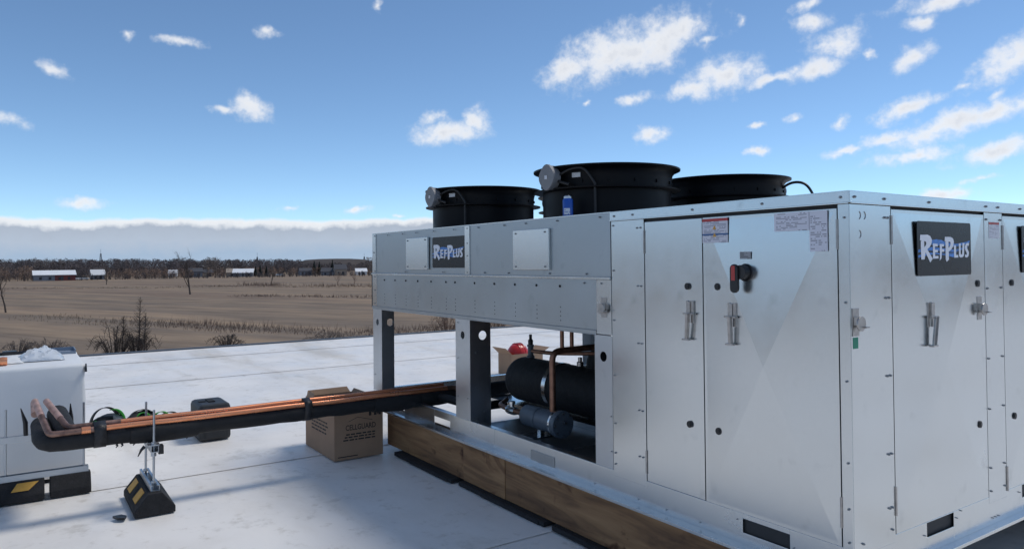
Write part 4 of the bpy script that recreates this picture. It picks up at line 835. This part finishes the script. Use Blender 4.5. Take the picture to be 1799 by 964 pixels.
def text3d(body, size, origin, ux, uy, name, m, parent, shear=0, wscale=1.0):
    cu = bpy.data.curves.new(name, 'FONT'); cu.body = body; cu.size = size; cu.shear = shear; cu.resolution_u = 3; cu.offset = size * .012
    to_ = bpy.data.objects.new('tmp', cu); COL.objects.link(to_); dg = bpy.context.evaluated_depsgraph_get()
    me = bpy.data.meshes.new_from_object(to_.evaluated_get(dg)); bpy.data.objects.remove(to_)
    mb = MB(); ux = Vector(ux); uy = Vector(uy); o = Vector(origin)
    mb.v = [tuple(o + ux * v.co.x * wscale + uy * v.co.y) for v in me.vertices]; mb.f = [tuple(p.vertices) for p in me.polygons]
    bpy.data.meshes.remove(me)
    return mb.build(name, m, parent, recalc=False)
text3d('CELLGUARD', .062, (bx1 + .0008, by0 + .095, .235), (0, 1, 0), (0, 0, 1), 'box_lettering', 'ink', CB, .0, .76)
pm_ = MB(); rr = random.Random(11)
for k, z in enumerate((.195, .173, .150)):
    y = by0 + .10 - .012 * k
    while y < by0 + .345:
        w = rr.uniform(.018, .05); pm_.box(bx1, bx1 + .0008, y, min(y + w, by0 + .355), z, z + .011); y += w + .009
for k, z in enumerate((.27, .24, .21, .18)):
    x = bx0 + .16
    while x < bx0 + .52: w = rr.uniform(.03, .08); pm_.box(x, x + w, by0 - .0008, by0, z, z + .013); x += w + .014
for (y, z) in ((.30, .335), (.345, .335), (.385, .335)): pm_.box(bx1, bx1 + .0008, by0 + y, by0 + y + .022, z, z + .035)
pm_.box(bx1, bx1 + .0008, by0 + .03, by0 + .2, .02, .028)
roofl = [(bx1 + .0006, by0 + .12, .305), (bx1 + .0006, by0 + .20, .335), (bx1 + .0006, by0 + .33, .300)]
pm_.tube(roofl, .0018, 4)
kind(part(pm_, 'box_print', 'ink', CB), 'stuff')
# ---- tool case
TC = empty('tool_case', (-5.66, -1.19, 0), 'black hard tool case with a red band behind the pipe', 'tool case')
ang = math.radians(12)
def case_prism(poly_z, x0, x1, y0, y1, name, m, bev):
    z0, z1 = poly_z; return part(MB().box(x0, x1, y0, y1, z0, z1), name, m, TC, bevel=bev)
case_prism((.0, .160), -5.87, -5.46, -1.335, -1.055, 'lower_shell', 'case', .03)
case_prism((.1605, .190), -5.862, -5.468, -1.327, -1.063, 'band', 'casered', .006)
case_prism((.1905, .330), -5.87, -5.46, -1.335, -1.055, 'lid', 'case', .035)
part(MB().box(-5.74, -5.60, -1.225, -1.165, .329, .339), 'lid_recess', 'dark', TC)
part(MB().box(-5.70, -5.64, -1.30, -1.24, .329, .336), 'lid_recess', 'dark', TC)
for x in (-5.75, -5.58): part(MB().box(x - .025, x + .025, -1.347, -1.336, .13, .23), 'latch', 'blackp', TC, bevel=.004)
part(MB().box(-5.459, -5.452, -1.28, -1.11, .03, .13), 'end_rib', 'case', TC, bevel=.003)
# ---- safety harness heap
HN = empty('safety_harness', (-6.3, -1.78, 0), 'heap of green and black webbing harness lying on the roof behind the pipe', 'harness')
B = Vector((-6.3, -1.93, .02))
def lump(c, r, seed, name, m):
    rr = random.Random(seed); bm = bmesh.new(); bmesh.ops.create_icosphere(bm, subdivisions=3, radius=1)
    ph = [(Vector((rr.uniform(-1, 1), rr.uniform(-1, 1), rr.uniform(-1, 1))) * rr.uniform(2, 5), rr.uniform(0, 6)) for _ in range(6)]
    mb = MB(); bm.verts.index_update()
    for v in bm.verts:
        k = 1 + sum(math.sin(v.co.dot(d) + p) for d, p in ph) * .07; q = v.co * k; mb.v.append((c[0] + q.x * r[0], c[1] + q.y * r[1], max(.004, c[2] + q.z * r[2])))
    mb.f = [tuple(v.index for v in f.verts) for f in bm.faces]; bm.free()
    return part(mb, name, m, HN, smooth=True, auto=70)
lump(tuple(B + Vector((.0, -.05, .07))), (.15, .17, .11), 1, 'padding', 'hblack'); lump(tuple(B + Vector((.05, .24, .07))), (.14, .17, .10), 2, 'padding', 'hblack')
lump(tuple(B + Vector((.12, -.19, .07))), (.08, .07, .075), 3, 'pad_sleeve', 'harn'); lump(tuple(B + Vector((.10, .03, .13))), (.06, .05, .05), 4, 'buckle_cover', 'grey')
def loop(c, ry, rz, a0, a1, w, name, m, tilt=0.0):
    n = 16; mb = MB()
    for k in range(n + 1):
        t = a0 + (a1 - a0) * k / n; y = c[1] + ry * math.cos(t); z = c[2] + rz * math.sin(t)
        for sgn in (-1, 1): mb.v.append((c[0] + sgn * w / 2 + tilt * (z - c[2]), y + sgn * w * .15, max(.004, z + sgn * w * .12)))
    mb.f = [(2 * k, 2 * k + 1, 2 * k + 3, 2 * k + 2) for k in range(n)]
    o = part(mb, name, m, HN, smooth=True); sm = o.modifiers.new('solid', 'SOLIDIFY'); sm.thickness = .006
loop(B + Vector((.05, -.08, .10)), .12, .16, .15, PI - .1, .06, 'leg_strap', 'hblack', .2)
loop(B + Vector((.10, -.02, .09)), .10, .15, -.1, PI * .55, .07, 'chest_strap', 'harn', .1)
loop(B + Vector((.05, .23, .10)), .11, .10, 0, PI, .05, 'shoulder_strap', 'hblack', .1)
loop(B + Vector((.10, .23, .09)), .07, .09, .2, PI - .2, .05, 'shoulder_strap', 'harn', .2)
loop(B + Vector((.05, .40, .06)), .08, .10, .1, PI - .1, .045, 'shoulder_strap', 'harn', .1)
loop(B + Vector((.00, .48, .05)), .10, .09, 0, PI, .045, 'lanyard', 'hblack', .1)
# ---- scrap
sc = MB(); sc.prism([(-3.66, -2.20, .004), (-3.60, -2.18, .004), (-3.575, -2.14, .004), (-3.62, -2.125, .004), (-3.665, -2.15, .004)], (.008, .0, .016))
tag(sc.build('foam_scrap', 'tape'), 'tiny black scrap lying on the white roof beside the rubber block', 'scrap')
# ---- blue can
CN = empty('blue_can', (-1.985, .17, 1.85), 'blue aerosol can with white lettering standing in front of the middle fan', 'can')
part(MB().lathe((-1.985, .17, 1.85), [(.001, 0), (.031, 0), (.033, .006), (.033, .135), (.027, .148), (.001, .148)], 24), 'can_body', 'canblue', CN, smooth=True)
part(MB().lathe((-1.985, .17, 1.85), [(.001, .148), (.026, .148), (.026, .160), (.022, .165), (.001, .165)], 20), 'can_cap', 'canmetal', CN, smooth=True)
lb = MB(); k0, k1 = math.radians(-85), math.radians(-15); n = 8
for j in range(n + 1):
    t = k0 + (k1 - k0) * j / n
    for z in (1.895, 1.935): lb.v.append((-1.985 + .0337 * math.cos(t), .17 + .0337 * math.sin(t), z))
lb.f = [(2 * j, 2 * j + 2, 2 * j + 3, 2 * j + 1) for j in range(n)]
o = lb.build('can_label', M['canlab'], CN, recalc=False); uv = o.data.uv_layers.new(name='UVMap')
for p in o.data.polygons:
    for li in p.loop_indices:
        vi = o.data.loops[li].vertex_index; uv.data[li].uv = ((vi // 2) / n, vi % 2)
# ---- red helmet in a carton beyond the unit
HB = empty('cardboard_box', (-7.1, 3.15, 0), 'small open cardboard carton holding a red helmet beyond the unit', 'box')
hx0, hx1, hy0, hy1, hz = -7.30, -6.95, 3.08, 3.62, .30
part(MB().box(hx0, hx0 + .006, hy0, hy1, 0, hz).box(hx1 - .006, hx1, hy0, hy1, 0, hz).box(hx0 + .006, hx1 - .006, hy0, hy0 + .006, 0, hz).box(hx0 + .006, hx1 - .006, hy1 - .006, hy1, 0, hz).box(hx0 + .006, hx1 - .006, hy0 + .006, hy1 - .006, 0, .005), 'carton', 'card', HB)
part(MB().prism([(hx1, hy0, hz), (hx0, hy0, hz), (hx0, hy0 - .10, hz + .09), (hx1, hy0 - .10, hz + .09)], (0, 0, .005)), 'flap', 'card', HB)
part(MB().prism([(hx1, hy1, hz), (hx0, hy1, hz), (hx0, hy1 + .12, hz + .06), (hx1, hy1 + .12, hz + .06)], (0, 0, .005)), 'flap', 'card', HB)
HM = empty('safety_helmet', (-7.12, 3.30, .2), 'red safety helmet lying in the open carton seen beneath the unit', 'helmet')
c = (-7.12, 3.30, .24)
part(MB().lathe(c, [(.001, .19), (.06, .182), (.11, .155), (.145, .105), (.158, .04), (.158, 0), (.152, 0), (.150, .04), (.001, .17)], 32), 'shell', 'helmet', HM, smooth=True)
part(MB().lathe(c, [(.158, .0), (.185, -.008), (.185, -.013), (.158, -.006)], 32, closed=True), 'brim', 'helmet', HM, smooth=True)
for k in (-1, 0, 1): part(MB().tube([(c[0] + .16 * math.cos(t), c[1] + k * .04, c[2] + .01 + .185 * math.sin(t)) for t in [PI * (.12 + .76 * j / 10) for j in range(11)]], .008, 6), 'ridge', 'helmet', HM, smooth=True)

# ================================================================== the plain
def twig_mass(mb, cx, cy, z0, h, rw, n, rr, w=.05, up=.7):
    """spray of tapering twigs, each a thin triangle"""
    for _ in range(n):
        a = rr.uniform(0, 2 * PI); s_ = rr.random(); r = rw * math.sqrt(rr.random()) * math.sin(PI * (.18 + .74 * s_)); b = Vector((cx + r * math.cos(a), cy + r * math.sin(a), z0 + h * .95 * s_))
        d = Vector((rr.uniform(-1, 1), rr.uniform(-1, 1), rr.uniform(-.1, 1.1) * up)).normalized() * h * rr.uniform(.06, .16)
        s = Vector((-math.sin(a + 1), math.cos(a + 1), rr.uniform(-.6, .6))) * w; i = len(mb.v)
        mb.v += [tuple(b + s), tuple(b - s), tuple(b + d)]; mb.f.append((i, i + 1, i + 2))
def bare_tree(name, base, h, lb, cat, seed, spread=.5, group=None, levels=4, m='bark', r0=None, leader=True):
    rr = random.Random(seed); t = empty(name, base, lb, cat, group); trunk = MB(); crown = MB(); B0 = Vector(base)
    def grow(p, d, L, r, lv):
        n = 3; pts = [p]; dd = d.copy()
        for k in range(n):
            dd = (dd + Vector((rr.uniform(-1, 1), rr.uniform(-1, 1), rr.uniform(-.3, .7))) * .16).normalized(); pts.append(pts[-1] + dd * L / n)
        (trunk if lv == 0 else crown).tube(pts, [r * (1 - .55 * k / n) for k in range(n + 1)], 5 if lv < 2 else 3, False)
        if lv >= levels: return
        for k in range(rr.randint(3, 5) if lv else 6):
            q = pts[rr.randint(1, n)]; a = rr.uniform(0, 2 * PI); sp = rr.uniform(.35, 1) * spread
            nd = (dd + Vector((math.cos(a) * sp * 1.6, math.sin(a) * sp * 1.6, rr.uniform(-.1, .5)))).normalized()
            grow(q, nd, L * rr.uniform(.45, .75), r * rr.uniform(.35, .55), lv + 1)
    grow(B0, Vector((0, 0, 1)), h * .5, r0 or h * .022, 0)
    trunk.build('trunk', m, t); kind(crown.build('crown', m, t), 'stuff'); return t
def bush(base, h, w, lb, seed, m='bark', n=260, group='bare shrubs below the roof edge', name='bare_shrub', shoots=()):
    rr = random.Random(seed); t = empty(name, base, lb, 'shrub', group); st = MB(); tw = MB()
    for _ in range(26):                          # arching canes that droop back at the tips, each with a fuzz of fine twigs
        a = rr.uniform(0, 2 * PI); r = w * .5 * math.sqrt(rr.random()); p = Vector(base) + Vector((math.cos(a) * r * .35, math.sin(a) * r * .35, 0)); hh = h * rr.uniform(.55, 1) * (1 - .35 * (r / (w * .5)) ** 2)
        out = Vector((math.cos(a), math.sin(a), 0)); pts = [p, p + out * r * .25 + Vector((0, 0, hh * .5)), p + out * r * .6 + Vector((0, 0, hh * .95)), p + out * r * .95 + Vector((0, 0, hh * .88)), p + out * r * 1.2 + Vector((0, 0, hh * .55))]
        st.tube(pts, [.035, .028, .02, .014, .008], 4, False)
        for _ in range(n // 12):
            k = rr.randint(0, 3); b = pts[k].lerp(pts[k + 1], rr.random()); an = rr.uniform(0, 2 * PI); L = h * rr.uniform(.08, .26)
            f = b + Vector((math.cos(an) * .7, math.sin(an) * .7, rr.uniform(-.5, .9))) * L; mid = b.lerp(f, .55) + Vector((rr.uniform(-.1, .1), rr.uniform(-.1, .1), rr.uniform(0, .3))) * L; tw.tube([b, mid, f], [.011, .009, .004], 3, False)
    for dx, dy, hh in shoots:
        p = Vector(base) + Vector((dx, dy, 0)); st.tube([p, p + Vector((.1, .05, hh * .5)), p + Vector((.05, .15, hh))], [.06, .035, .012], 5, False)
        for _ in range(150):
            s = rr.uniform(.25, .98); an = rr.uniform(0, 2 * PI); b = p + Vector((.08, .1, hh * s)); L = hh * .20 * (1.15 - s); f = b + Vector((math.cos(an) * L, math.sin(an) * L, rr.uniform(.0, 1.3) * L)); tw.tube([b, f], [.011, .004], 3, False)
    kind(st.build('stems', m, t), 'stuff'); kind(tw.build('twigs', m, t), 'stuff'); return t
RAY = lambda px, py: gp(px, py, FZ)
def onfield(px, py): p = gp(px, py, FZ); return (p.x, p.y, FZ)
bush(onfield(203, 633), 2.7, 2.6, 'tangled dark bare shrub behind the roof edge, left of its tall neighbour', 21, shoots=((-.2, .4, 3.1),))
bush(onfield(243, 631), 2.6, 2.0, 'tangled bare shrub with a tall spiky shoot behind the roof edge', 22, shoots=((0, .0, 4.4), (.3, .3, 3.3)))
bush(onfield(399, 614), 1.35, 2.6, 'low rounded bare shrub poking over the roof edge', 23, n=340)
bush(onfield(575, 601), 1.0, 3.0, 'low bare shrub at the roof edge left of the steel post', 24, 'twig3')
bush(onfield(786, 585), 2.0, 3.4, 'reddish bare shrub seen between the steel posts', 25, 'twig2', n=340)
bush(onfield(872, 578), 1.6, 3.2, 'reddish bare brush seen under the coil panel', 26, 'twig2', n=340)
bush(onfield(85, 627), 1.6, 2.2, 'sparse bare shrub behind the white wrapped box', 27, 'twig3', n=160)
bush(onfield(30, 628), 1.5, 2.4, 'thin bare shrub behind the left end of the white box', 28, 'twig3', n=160)
bare_tree('bare_tree', onfield(10, 549), 6.6, 'small bare tree in the field at the left picture edge', 'tree', 31, .45, 'bare field trees')
bare_tree('bare_tree', onfield(334, 517), 9.2, 'slender bare tree standing alone mid field', 'tree', 32, .38, 'bare field trees', r0=.22)
bare_tree('bare_tree', onfield(187, 500), 6.8, 'small bare tree in front of the small white roofed house', 'tree', 33, .5, 'bare field trees')
bare_tree('bare_tree', onfield(593, 502), 5.0, 'small dense bare tree in the field, left of the last two', 'tree', 34, .5, 'bare field trees', m='twig2')
bare_tree('bare_tree', onfield(622, 502), 4.6, 'small bare tree in the field nearest the steel unit', 'tree', 35, .5, 'bare field trees', m='twig2')
bare_tree('bare_tree', onfield(476, 502), 5.6, 'small bare tree among low scrub in the far field', 'tree', 36, .45, 'bare field trees')
def strip(px0, py0, px1, py1, n, h, m, name, seed, jit=1.2, w=.045, lab=None):
    rr = random.Random(seed); a = Vector(onfield(px0, py0)); b = Vector(onfield(px1, py1)); mb = MB()
    for k in range(n):
        s = rr.random(); p = a.lerp(b, s) + Vector((rr.uniform(-jit, jit), rr.uniform(-jit, jit), 0)); hh = h * rr.uniform(.3, 1) * (.5 + .35 * math.sin(s * 31 + 2 * math.sin(s * 9)) + .3 * math.sin(s * 83 + seed))
        if hh < .12: continue
        for _ in range(3):
            d = Vector((rr.uniform(-.35, .35), rr.uniform(-.35, .35), 1)) * hh; sd_ = Vector((-RX.y, RX.x, 0)) if False else Vector((RX.x, RX.y, 0)); sd_ = sd_ * w * rr.uniform(.5, 1.3); i = len(mb.v)
            mb.v += [tuple(p + sd_), tuple(p - sd_), tuple(p + d)]; mb.f.append((i, i + 1, i + 2))
    return kind(mb.build(name, m, recalc=False), 'stuff')
strip(310, 570, 470, 581, 700, 1.15, 'twig2', 'brush_strip', 41, 3.4, .013)
strip(470, 579, 655, 588, 460, .8, 'twig2', 'brush_strip', 42, 3.0, .013)
strip(655, 586, 800, 576, 480, 1.0, 'twig2', 'brush_strip', 43, 3.0, .013)
strip(60, 557, 320, 572, 600, .5, 'straw', 'dry_grass_strip', 44, 3.5, .02)
strip(195, 566, 330, 573, 260, .9, 'twig2', 'brush_strip', 45, 3.0, .013)
strip(420, 520, 655, 522, 600, .8, 'twig2', 'brush_strip', 46, 3.0, .03)
strip(330, 503, 655, 504, 900, .6, 'straw', 'dry_grass_strip', 47, 6, .05)
strip(0, 507, 330, 505, 700, .5, 'straw', 'dry_grass_strip', 48, 6, .05)
strip(440, 501, 490, 502, 260, 2.2, 'twig2', 'brush_strip', 49, 4, .04)
strip(540, 502, 655, 503, 260, 1.5, 'twig2', 'brush_strip', 50, 3, .04)
# far woodland: reads as one mass
def wood_mass(name, m, bands, seed, ntw=70):
    rr = random.Random(seed); mb = MB()
    for (px0, px1, d0, d1, h0, h1, n) in bands:
        for _ in range(n):
            px = rr.uniform(px0, px1); d = rr.uniform(d0, d1); p = at(px, d, FZ); h = rr.uniform(h0, h1); rw = h * rr.uniform(.22, .4)
            i = len(mb.v); mb.v += [(p.x - .12, p.y - .1, FZ), (p.x + .12, p.y + .1, FZ), (p.x, p.y, FZ + h * .8)]; mb.f.append((i, i + 1, i + 2))
            twig_mass(mb, p.x, p.y, FZ + h * .08, h * .92, rw, ntw, rr, .13 * d / 420)
    return kind(mb.build(name, m, recalc=False), 'stuff')
wood_mass('woodland', 'twig', [(-120, 340, 500, 600, 9.2, 11.6, 330), (330, 530, 520, 640, 8.2, 11, 190), (520, 760, 560, 660, 6, 8, 110), (650, 760, 560, 640, 8, 10, 60), (-120, 180, 440, 500, 6.5, 9.5, 90)], 61, 230)
wood_mass('woodland', 'hedge', [(-120, 520, 640, 700, 9, 11.8, 330), (645, 760, 640, 700, 8, 10.5, 60)], 62, 130)
wood_mass('scrub', 'twig2', [(190, 340, 425, 450, 3.5, 5.5, 60), (-60, 60, 410, 440, 5, 8, 26), (330, 560, 440, 480, 3.5, 5.5, 80), (540, 760, 440, 480, 3, 5, 70)], 63, 150)
wood_mass('hedge', 'hedge', [(120, 310, 402, 412, 1.5, 3.6, 60), (325, 500, 400, 415, 1.2, 3.2, 80), (500, 700, 405, 420, 1.2, 3.0, 70), (-60, 70, 402, 410, 1.5, 4, 30)], 64, 110)
wood_mass('woodland', 'twig3', [(60, 110, 470, 500, 9, 12, 10), (355, 410, 480, 520, 9, 12, 14), (640, 760, 470, 520, 7, 11, 40), (760, 1200, 470, 560, 10, 13, 120)], 65, 180)
# flat-topped mound
mb = MB(); n = 26; C0 = at(588, 760, FZ); ax = Vector((RX.x, RX.y, 0)).normalized(); ay = Vector((-ax.y, ax.x, 0))
rings = [(41, 38, 0), (39, 35, 4.5), (36, 29, 8.6), (30, 20, 10.8), (17, 11, 11.6), (0.1, .1, 11.8)]
for a, b, z in rings:
    for j in range(n):
        t = 2 * PI * j / n; p = C0 + ax * a * math.cos(t) * (1 + .04 * math.sin(3 * t)) + ay * b * math.sin(t); mb.v.append((p.x, p.y, FZ + z + random.uniform(-.15, .15) * (z > 0)))
for k in range(len(rings) - 1):
    for j in range(n): mb.f.append((k * n + j, k * n + (j + 1) % n, (k + 1) * n + (j + 1) % n, (k + 1) * n + j))
kind(mb.build('hill', 'hill', smooth=True), 'structure')
# ---- farm buildings: gabled blocks turned to the camera
def house(name, px, dist, w, dep, hw, hr, wall, roofm, lb, yaw=0, nwin=3, wall2=None, gable_front=False, parts=(), cat='house', door=True):
    c = at(px, dist, FZ); T = empty(name, (c.x, c.y, FZ), lb, cat)
    ux = Vector((RX.x, RX.y, 0)).normalized(); a = math.radians(yaw); bx_ = at(px, dist, 0) - Vector((CAM.x, CAM.y, 0)); f = Vector((bx_.x, bx_.y, 0)).normalized(); ux = Vector((f.y, -f.x, 0))
    ux = ux * math.cos(a) + f * math.sin(a); uy = Vector((-ux.y, ux.x, 0))
    def P(u, v, z): q = c + ux * u + uy * v; return (q.x, q.y, FZ + z)
    w2, d2 = w / 2, dep / 2
    W_ = MB(); 
    for (u0, u1, mm) in ([(-w2, w2, wall)] if not wall2 else [(-w2, 0, wall2), (0, w2, wall)]):
        b = MB()
        i = 0; b.v = [P(u0, -d2, 0), P(u1, -d2, 0), P(u1, d2, 0), P(u0, d2, 0), P(u0, -d2, hw), P(u1, -d2, hw), P(u1, d2, hw), P(u0, d2, hw), P(u0, 0, hw + hr), P(u1, 0, hw + hr)]
        b.f = [(0, 1, 5, 4), (2, 3, 7, 6), (0, 4, 8, 7, 3), (1, 2, 6, 9, 5), (4, 5, 9, 8), (6, 7, 8, 9)] if not wall2 else [(0, 1, 5, 4), (2, 3, 7, 6), (0, 4, 8, 7, 3), (1, 2, 6, 9, 5)]
        b.build('wall', mm, T)
    o = .4; R_ = MB(); zz = hw - o * hr / d2
    R_.prism([P(-w2 - o, -d2 - o, zz + .05), P(w2 + o, -d2 - o, zz + .05), P(w2 + o, 0, hw + hr + .05), P(-w2 - o, 0, hw + hr + .05)], (0, 0, .18))
    R_.prism([P(w2 + o, d2 + o, zz + .05), P(-w2 - o, d2 + o, zz + .05), P(-w2 - o, .001, hw + hr + .05), P(w2 + o, .001, hw + hr + .05)], (0, 0, .18))
    R_.build('roof', roofm, T)
    for k in range(nwin):
        u = -w2 + w * (k + .7) / (nwin + .4); wd = MB(); q0 = Vector(P(u, -d2 - .03, hw * .42)); wd.obox(q0, ux * .5, uy * .02, Vector((0, 0, .6))); wd.build('window', 'glassd', T)
    if door:
        wd = MB(); wd.obox(Vector(P(w2 * .35, -d2 - .03, 1.1)), ux * .55, uy * .02, Vector((0, 0, 1.05))); wd.build('door', 'roofdark', T)
    return T
house('barn', 95, 405, 16.5, 9, 2.7, 1.9, 'barnred', 'barnroof', 'long low barn with white metal roof and partly red wall in the far field', 4, 4, 'housegrey', cat='barn')
house('farmhouse', 171, 415, 5.6, 6, 2.4, 2.3, 'housegrey', 'housewhite', 'small house with a pale roof right of the red barn', 8, 2)
house('farmhouse', 304, 470, 4.2, 5, 2.2, 1.7, 'housewhite', 'housewhite', 'tiny white house at the foot of the far wood', -10, 2)
house('farmhouse', 343, 450, 7, 6, 3.0, 1.8, 'housegrey', 'roofdark', 'grey blue roofed house at the far edge of the field', 5, 2)
house('farmhouse', 366, 452, 4.5, 5, 2.4, 1.6, 'tan', 'roofdark', 'small tan house beside the grey blue roofed one', 0, 1)
house('barn', 428, 440, 10.5, 8, 2.2, 2.0, 'housegrey', 'barnroof', 'low barn with a bright sunlit roof beside dark conifers', -6, 3, cat='barn')
house('shed', 408, 441, 5.5, 6, 2.4, 2.0, 'tan', 'tan', 'small tan shed joined to the left of the bright roofed barn', -4, 1, cat='shed')
house('farmhouse', 536, 450, 7, 6, 2.6, 1.6, 'housegrey', 'roofdark', 'pale house half hidden below the mound', 12, 3)
house('farmhouse', 578, 440, 8, 7, 2.2, 2.0, 'housegrey', 'roofdark', 'grey house with a sloping roof in front of the mound', -8, 2)
house('farmhouse', 597, 436, 6.5, 7, 3.6, 2.6, 'tan', 'roofdark', 'taller tan house right of the grey one before the mound', 10, 2)
house('farmhouse', 634, 445, 6.2, 6, 2.0, 1.7, 'housewhite', 'barnroof', 'small white roofed house nearest the steel unit', 6, 2)
# parked vehicles and low things near the barn
for k, (px, dd, m, lb) in enumerate(((130, 404, 'barnroof', 'pale low vehicle parked right of the red barn'), (148, 404, 'housewhite', 'white vehicle parked between the barn and the small house'), (138, 406, 'roofdark', 'dark vehicle parked between the two pale ones'), (491, 436, 'housewhite', 'small white vehicle beyond the hedge at the far road'))):
    c = at(px, dd, FZ); T = empty('parked_car', (c.x, c.y, FZ), lb, 'car', 'vehicles parked by the farm'); f = Vector((c.x - CAM.x, c.y - CAM.y, 0)).normalized(); ux = Vector((f.y, -f.x, 0))
    MB().obox(c + Vector((0, 0, .75)), ux * 2.1, f * .85, Vector((0, 0, .38))).build('body', m, T, bevel=.15)
    MB().obox(c + Vector((0, 0, 1.38)) - ux * .2, ux * 1.2, f * .72, Vector((0, 0, .27))).build('cabin', 'glassd', T, bevel=.15)
    for sx in (-1.3, 1.3):
        for sy in (-.78, .78): MB().lathe(tuple(c + ux * sx + f * sy + Vector((0, 0, .33))), [(.001, -.1), (.33, -.1), (.33, .1), (.001, .1)], 12, 'Y').build('wheel', 'rubber', T)
# ---- conifers beside the bright barn
def conifer(px, dist, h, lb, seed):
    rr = random.Random(seed); c = at(px, dist, FZ); T = empty('conifer_tree', (c.x, c.y, FZ), lb, 'tree', 'dark conifers by the farm'); MB().tube([tuple(c), tuple(c + Vector((0, 0, h * .9)))], [.18, .04], 6).build('trunk', 'bark', T)
    mb = MB()
    for _ in range(420):
        s = rr.random() ** .8; z = h * (.08 + .92 * s); r = h * .27 * (1 - s) + .1; a = rr.uniform(0, 2 * PI); b = c + Vector((math.cos(a) * r * .3, math.sin(a) * r * .3, z)); e = c + Vector((math.cos(a) * r, math.sin(a) * r, z - h * .05)); sd_ = Vector((-math.sin(a), math.cos(a), .4)) * .28; i = len(mb.v)
        mb.v += [tuple(b + sd_), tuple(b - sd_), tuple(e)]; mb.f.append((i, i + 1, i + 2))
    mb.build('crown', 'conifer', T, recalc=False)
conifer(449, 432, 5.6, 'dark conifer just right of the bright roofed barn', 71); conifer(457, 434, 6.2, 'second dark conifer right of the bright roofed barn', 72); conifer(468, 432, 5.8, 'third dark conifer right of the bright roofed barn', 73)
conifer(552, 448, 8.5, 'tall dark conifer left of the grey house before the mound', 74); conifer(561, 448, 8.0, 'dark conifer immediately left of the grey house', 75); conifer(584, 452, 9.0, 'dark conifer rising behind the grey house', 76)
# ---- lattice masts
def mast(px, dist, h, lb):
    c = at(px, dist, FZ); T = empty('lattice_mast', (c.x, c.y, FZ), lb, 'mast', 'masts on the horizon'); mb = MB(); w0, w1 = 1.6, .35
    cor = [(-1, -1), (1, -1), (1, 1), (-1, 1)]; N_ = 12
    def Q(k, j): s = k / N_; w = w0 * (1 - s) + w1 * s; return c + Vector((cor[j % 4][0] * w, cor[j % 4][1] * w, h * s))
    legs = MB()
    for j in range(4): legs.tube([Q(0, j), Q(N_, j)], .22, 4)
    legs.build('leg_frame', 'tower', T)
    for k in range(N_):
        for j in range(4): mb.tube([Q(k, j), Q(k + 1, j + 1)], .12, 3); mb.tube([Q(k, j), Q(k, j + 1)], .1, 3)
    kind(mb.build('bracing', 'tower', T), 'stuff'); MB().tube([c + Vector((0, 0, h)), c + Vector((0, 0, h + 4))], .12, 4).build('antenna', 'tower', T)
mast(177, 800, 18.5, 'thin lattice mast above the wood on the left'); mast(452, 800, 14.5, 'thin lattice mast above the bright roofed barn'); mast(640, 900, 15, 'thin lattice mast right of the mound')
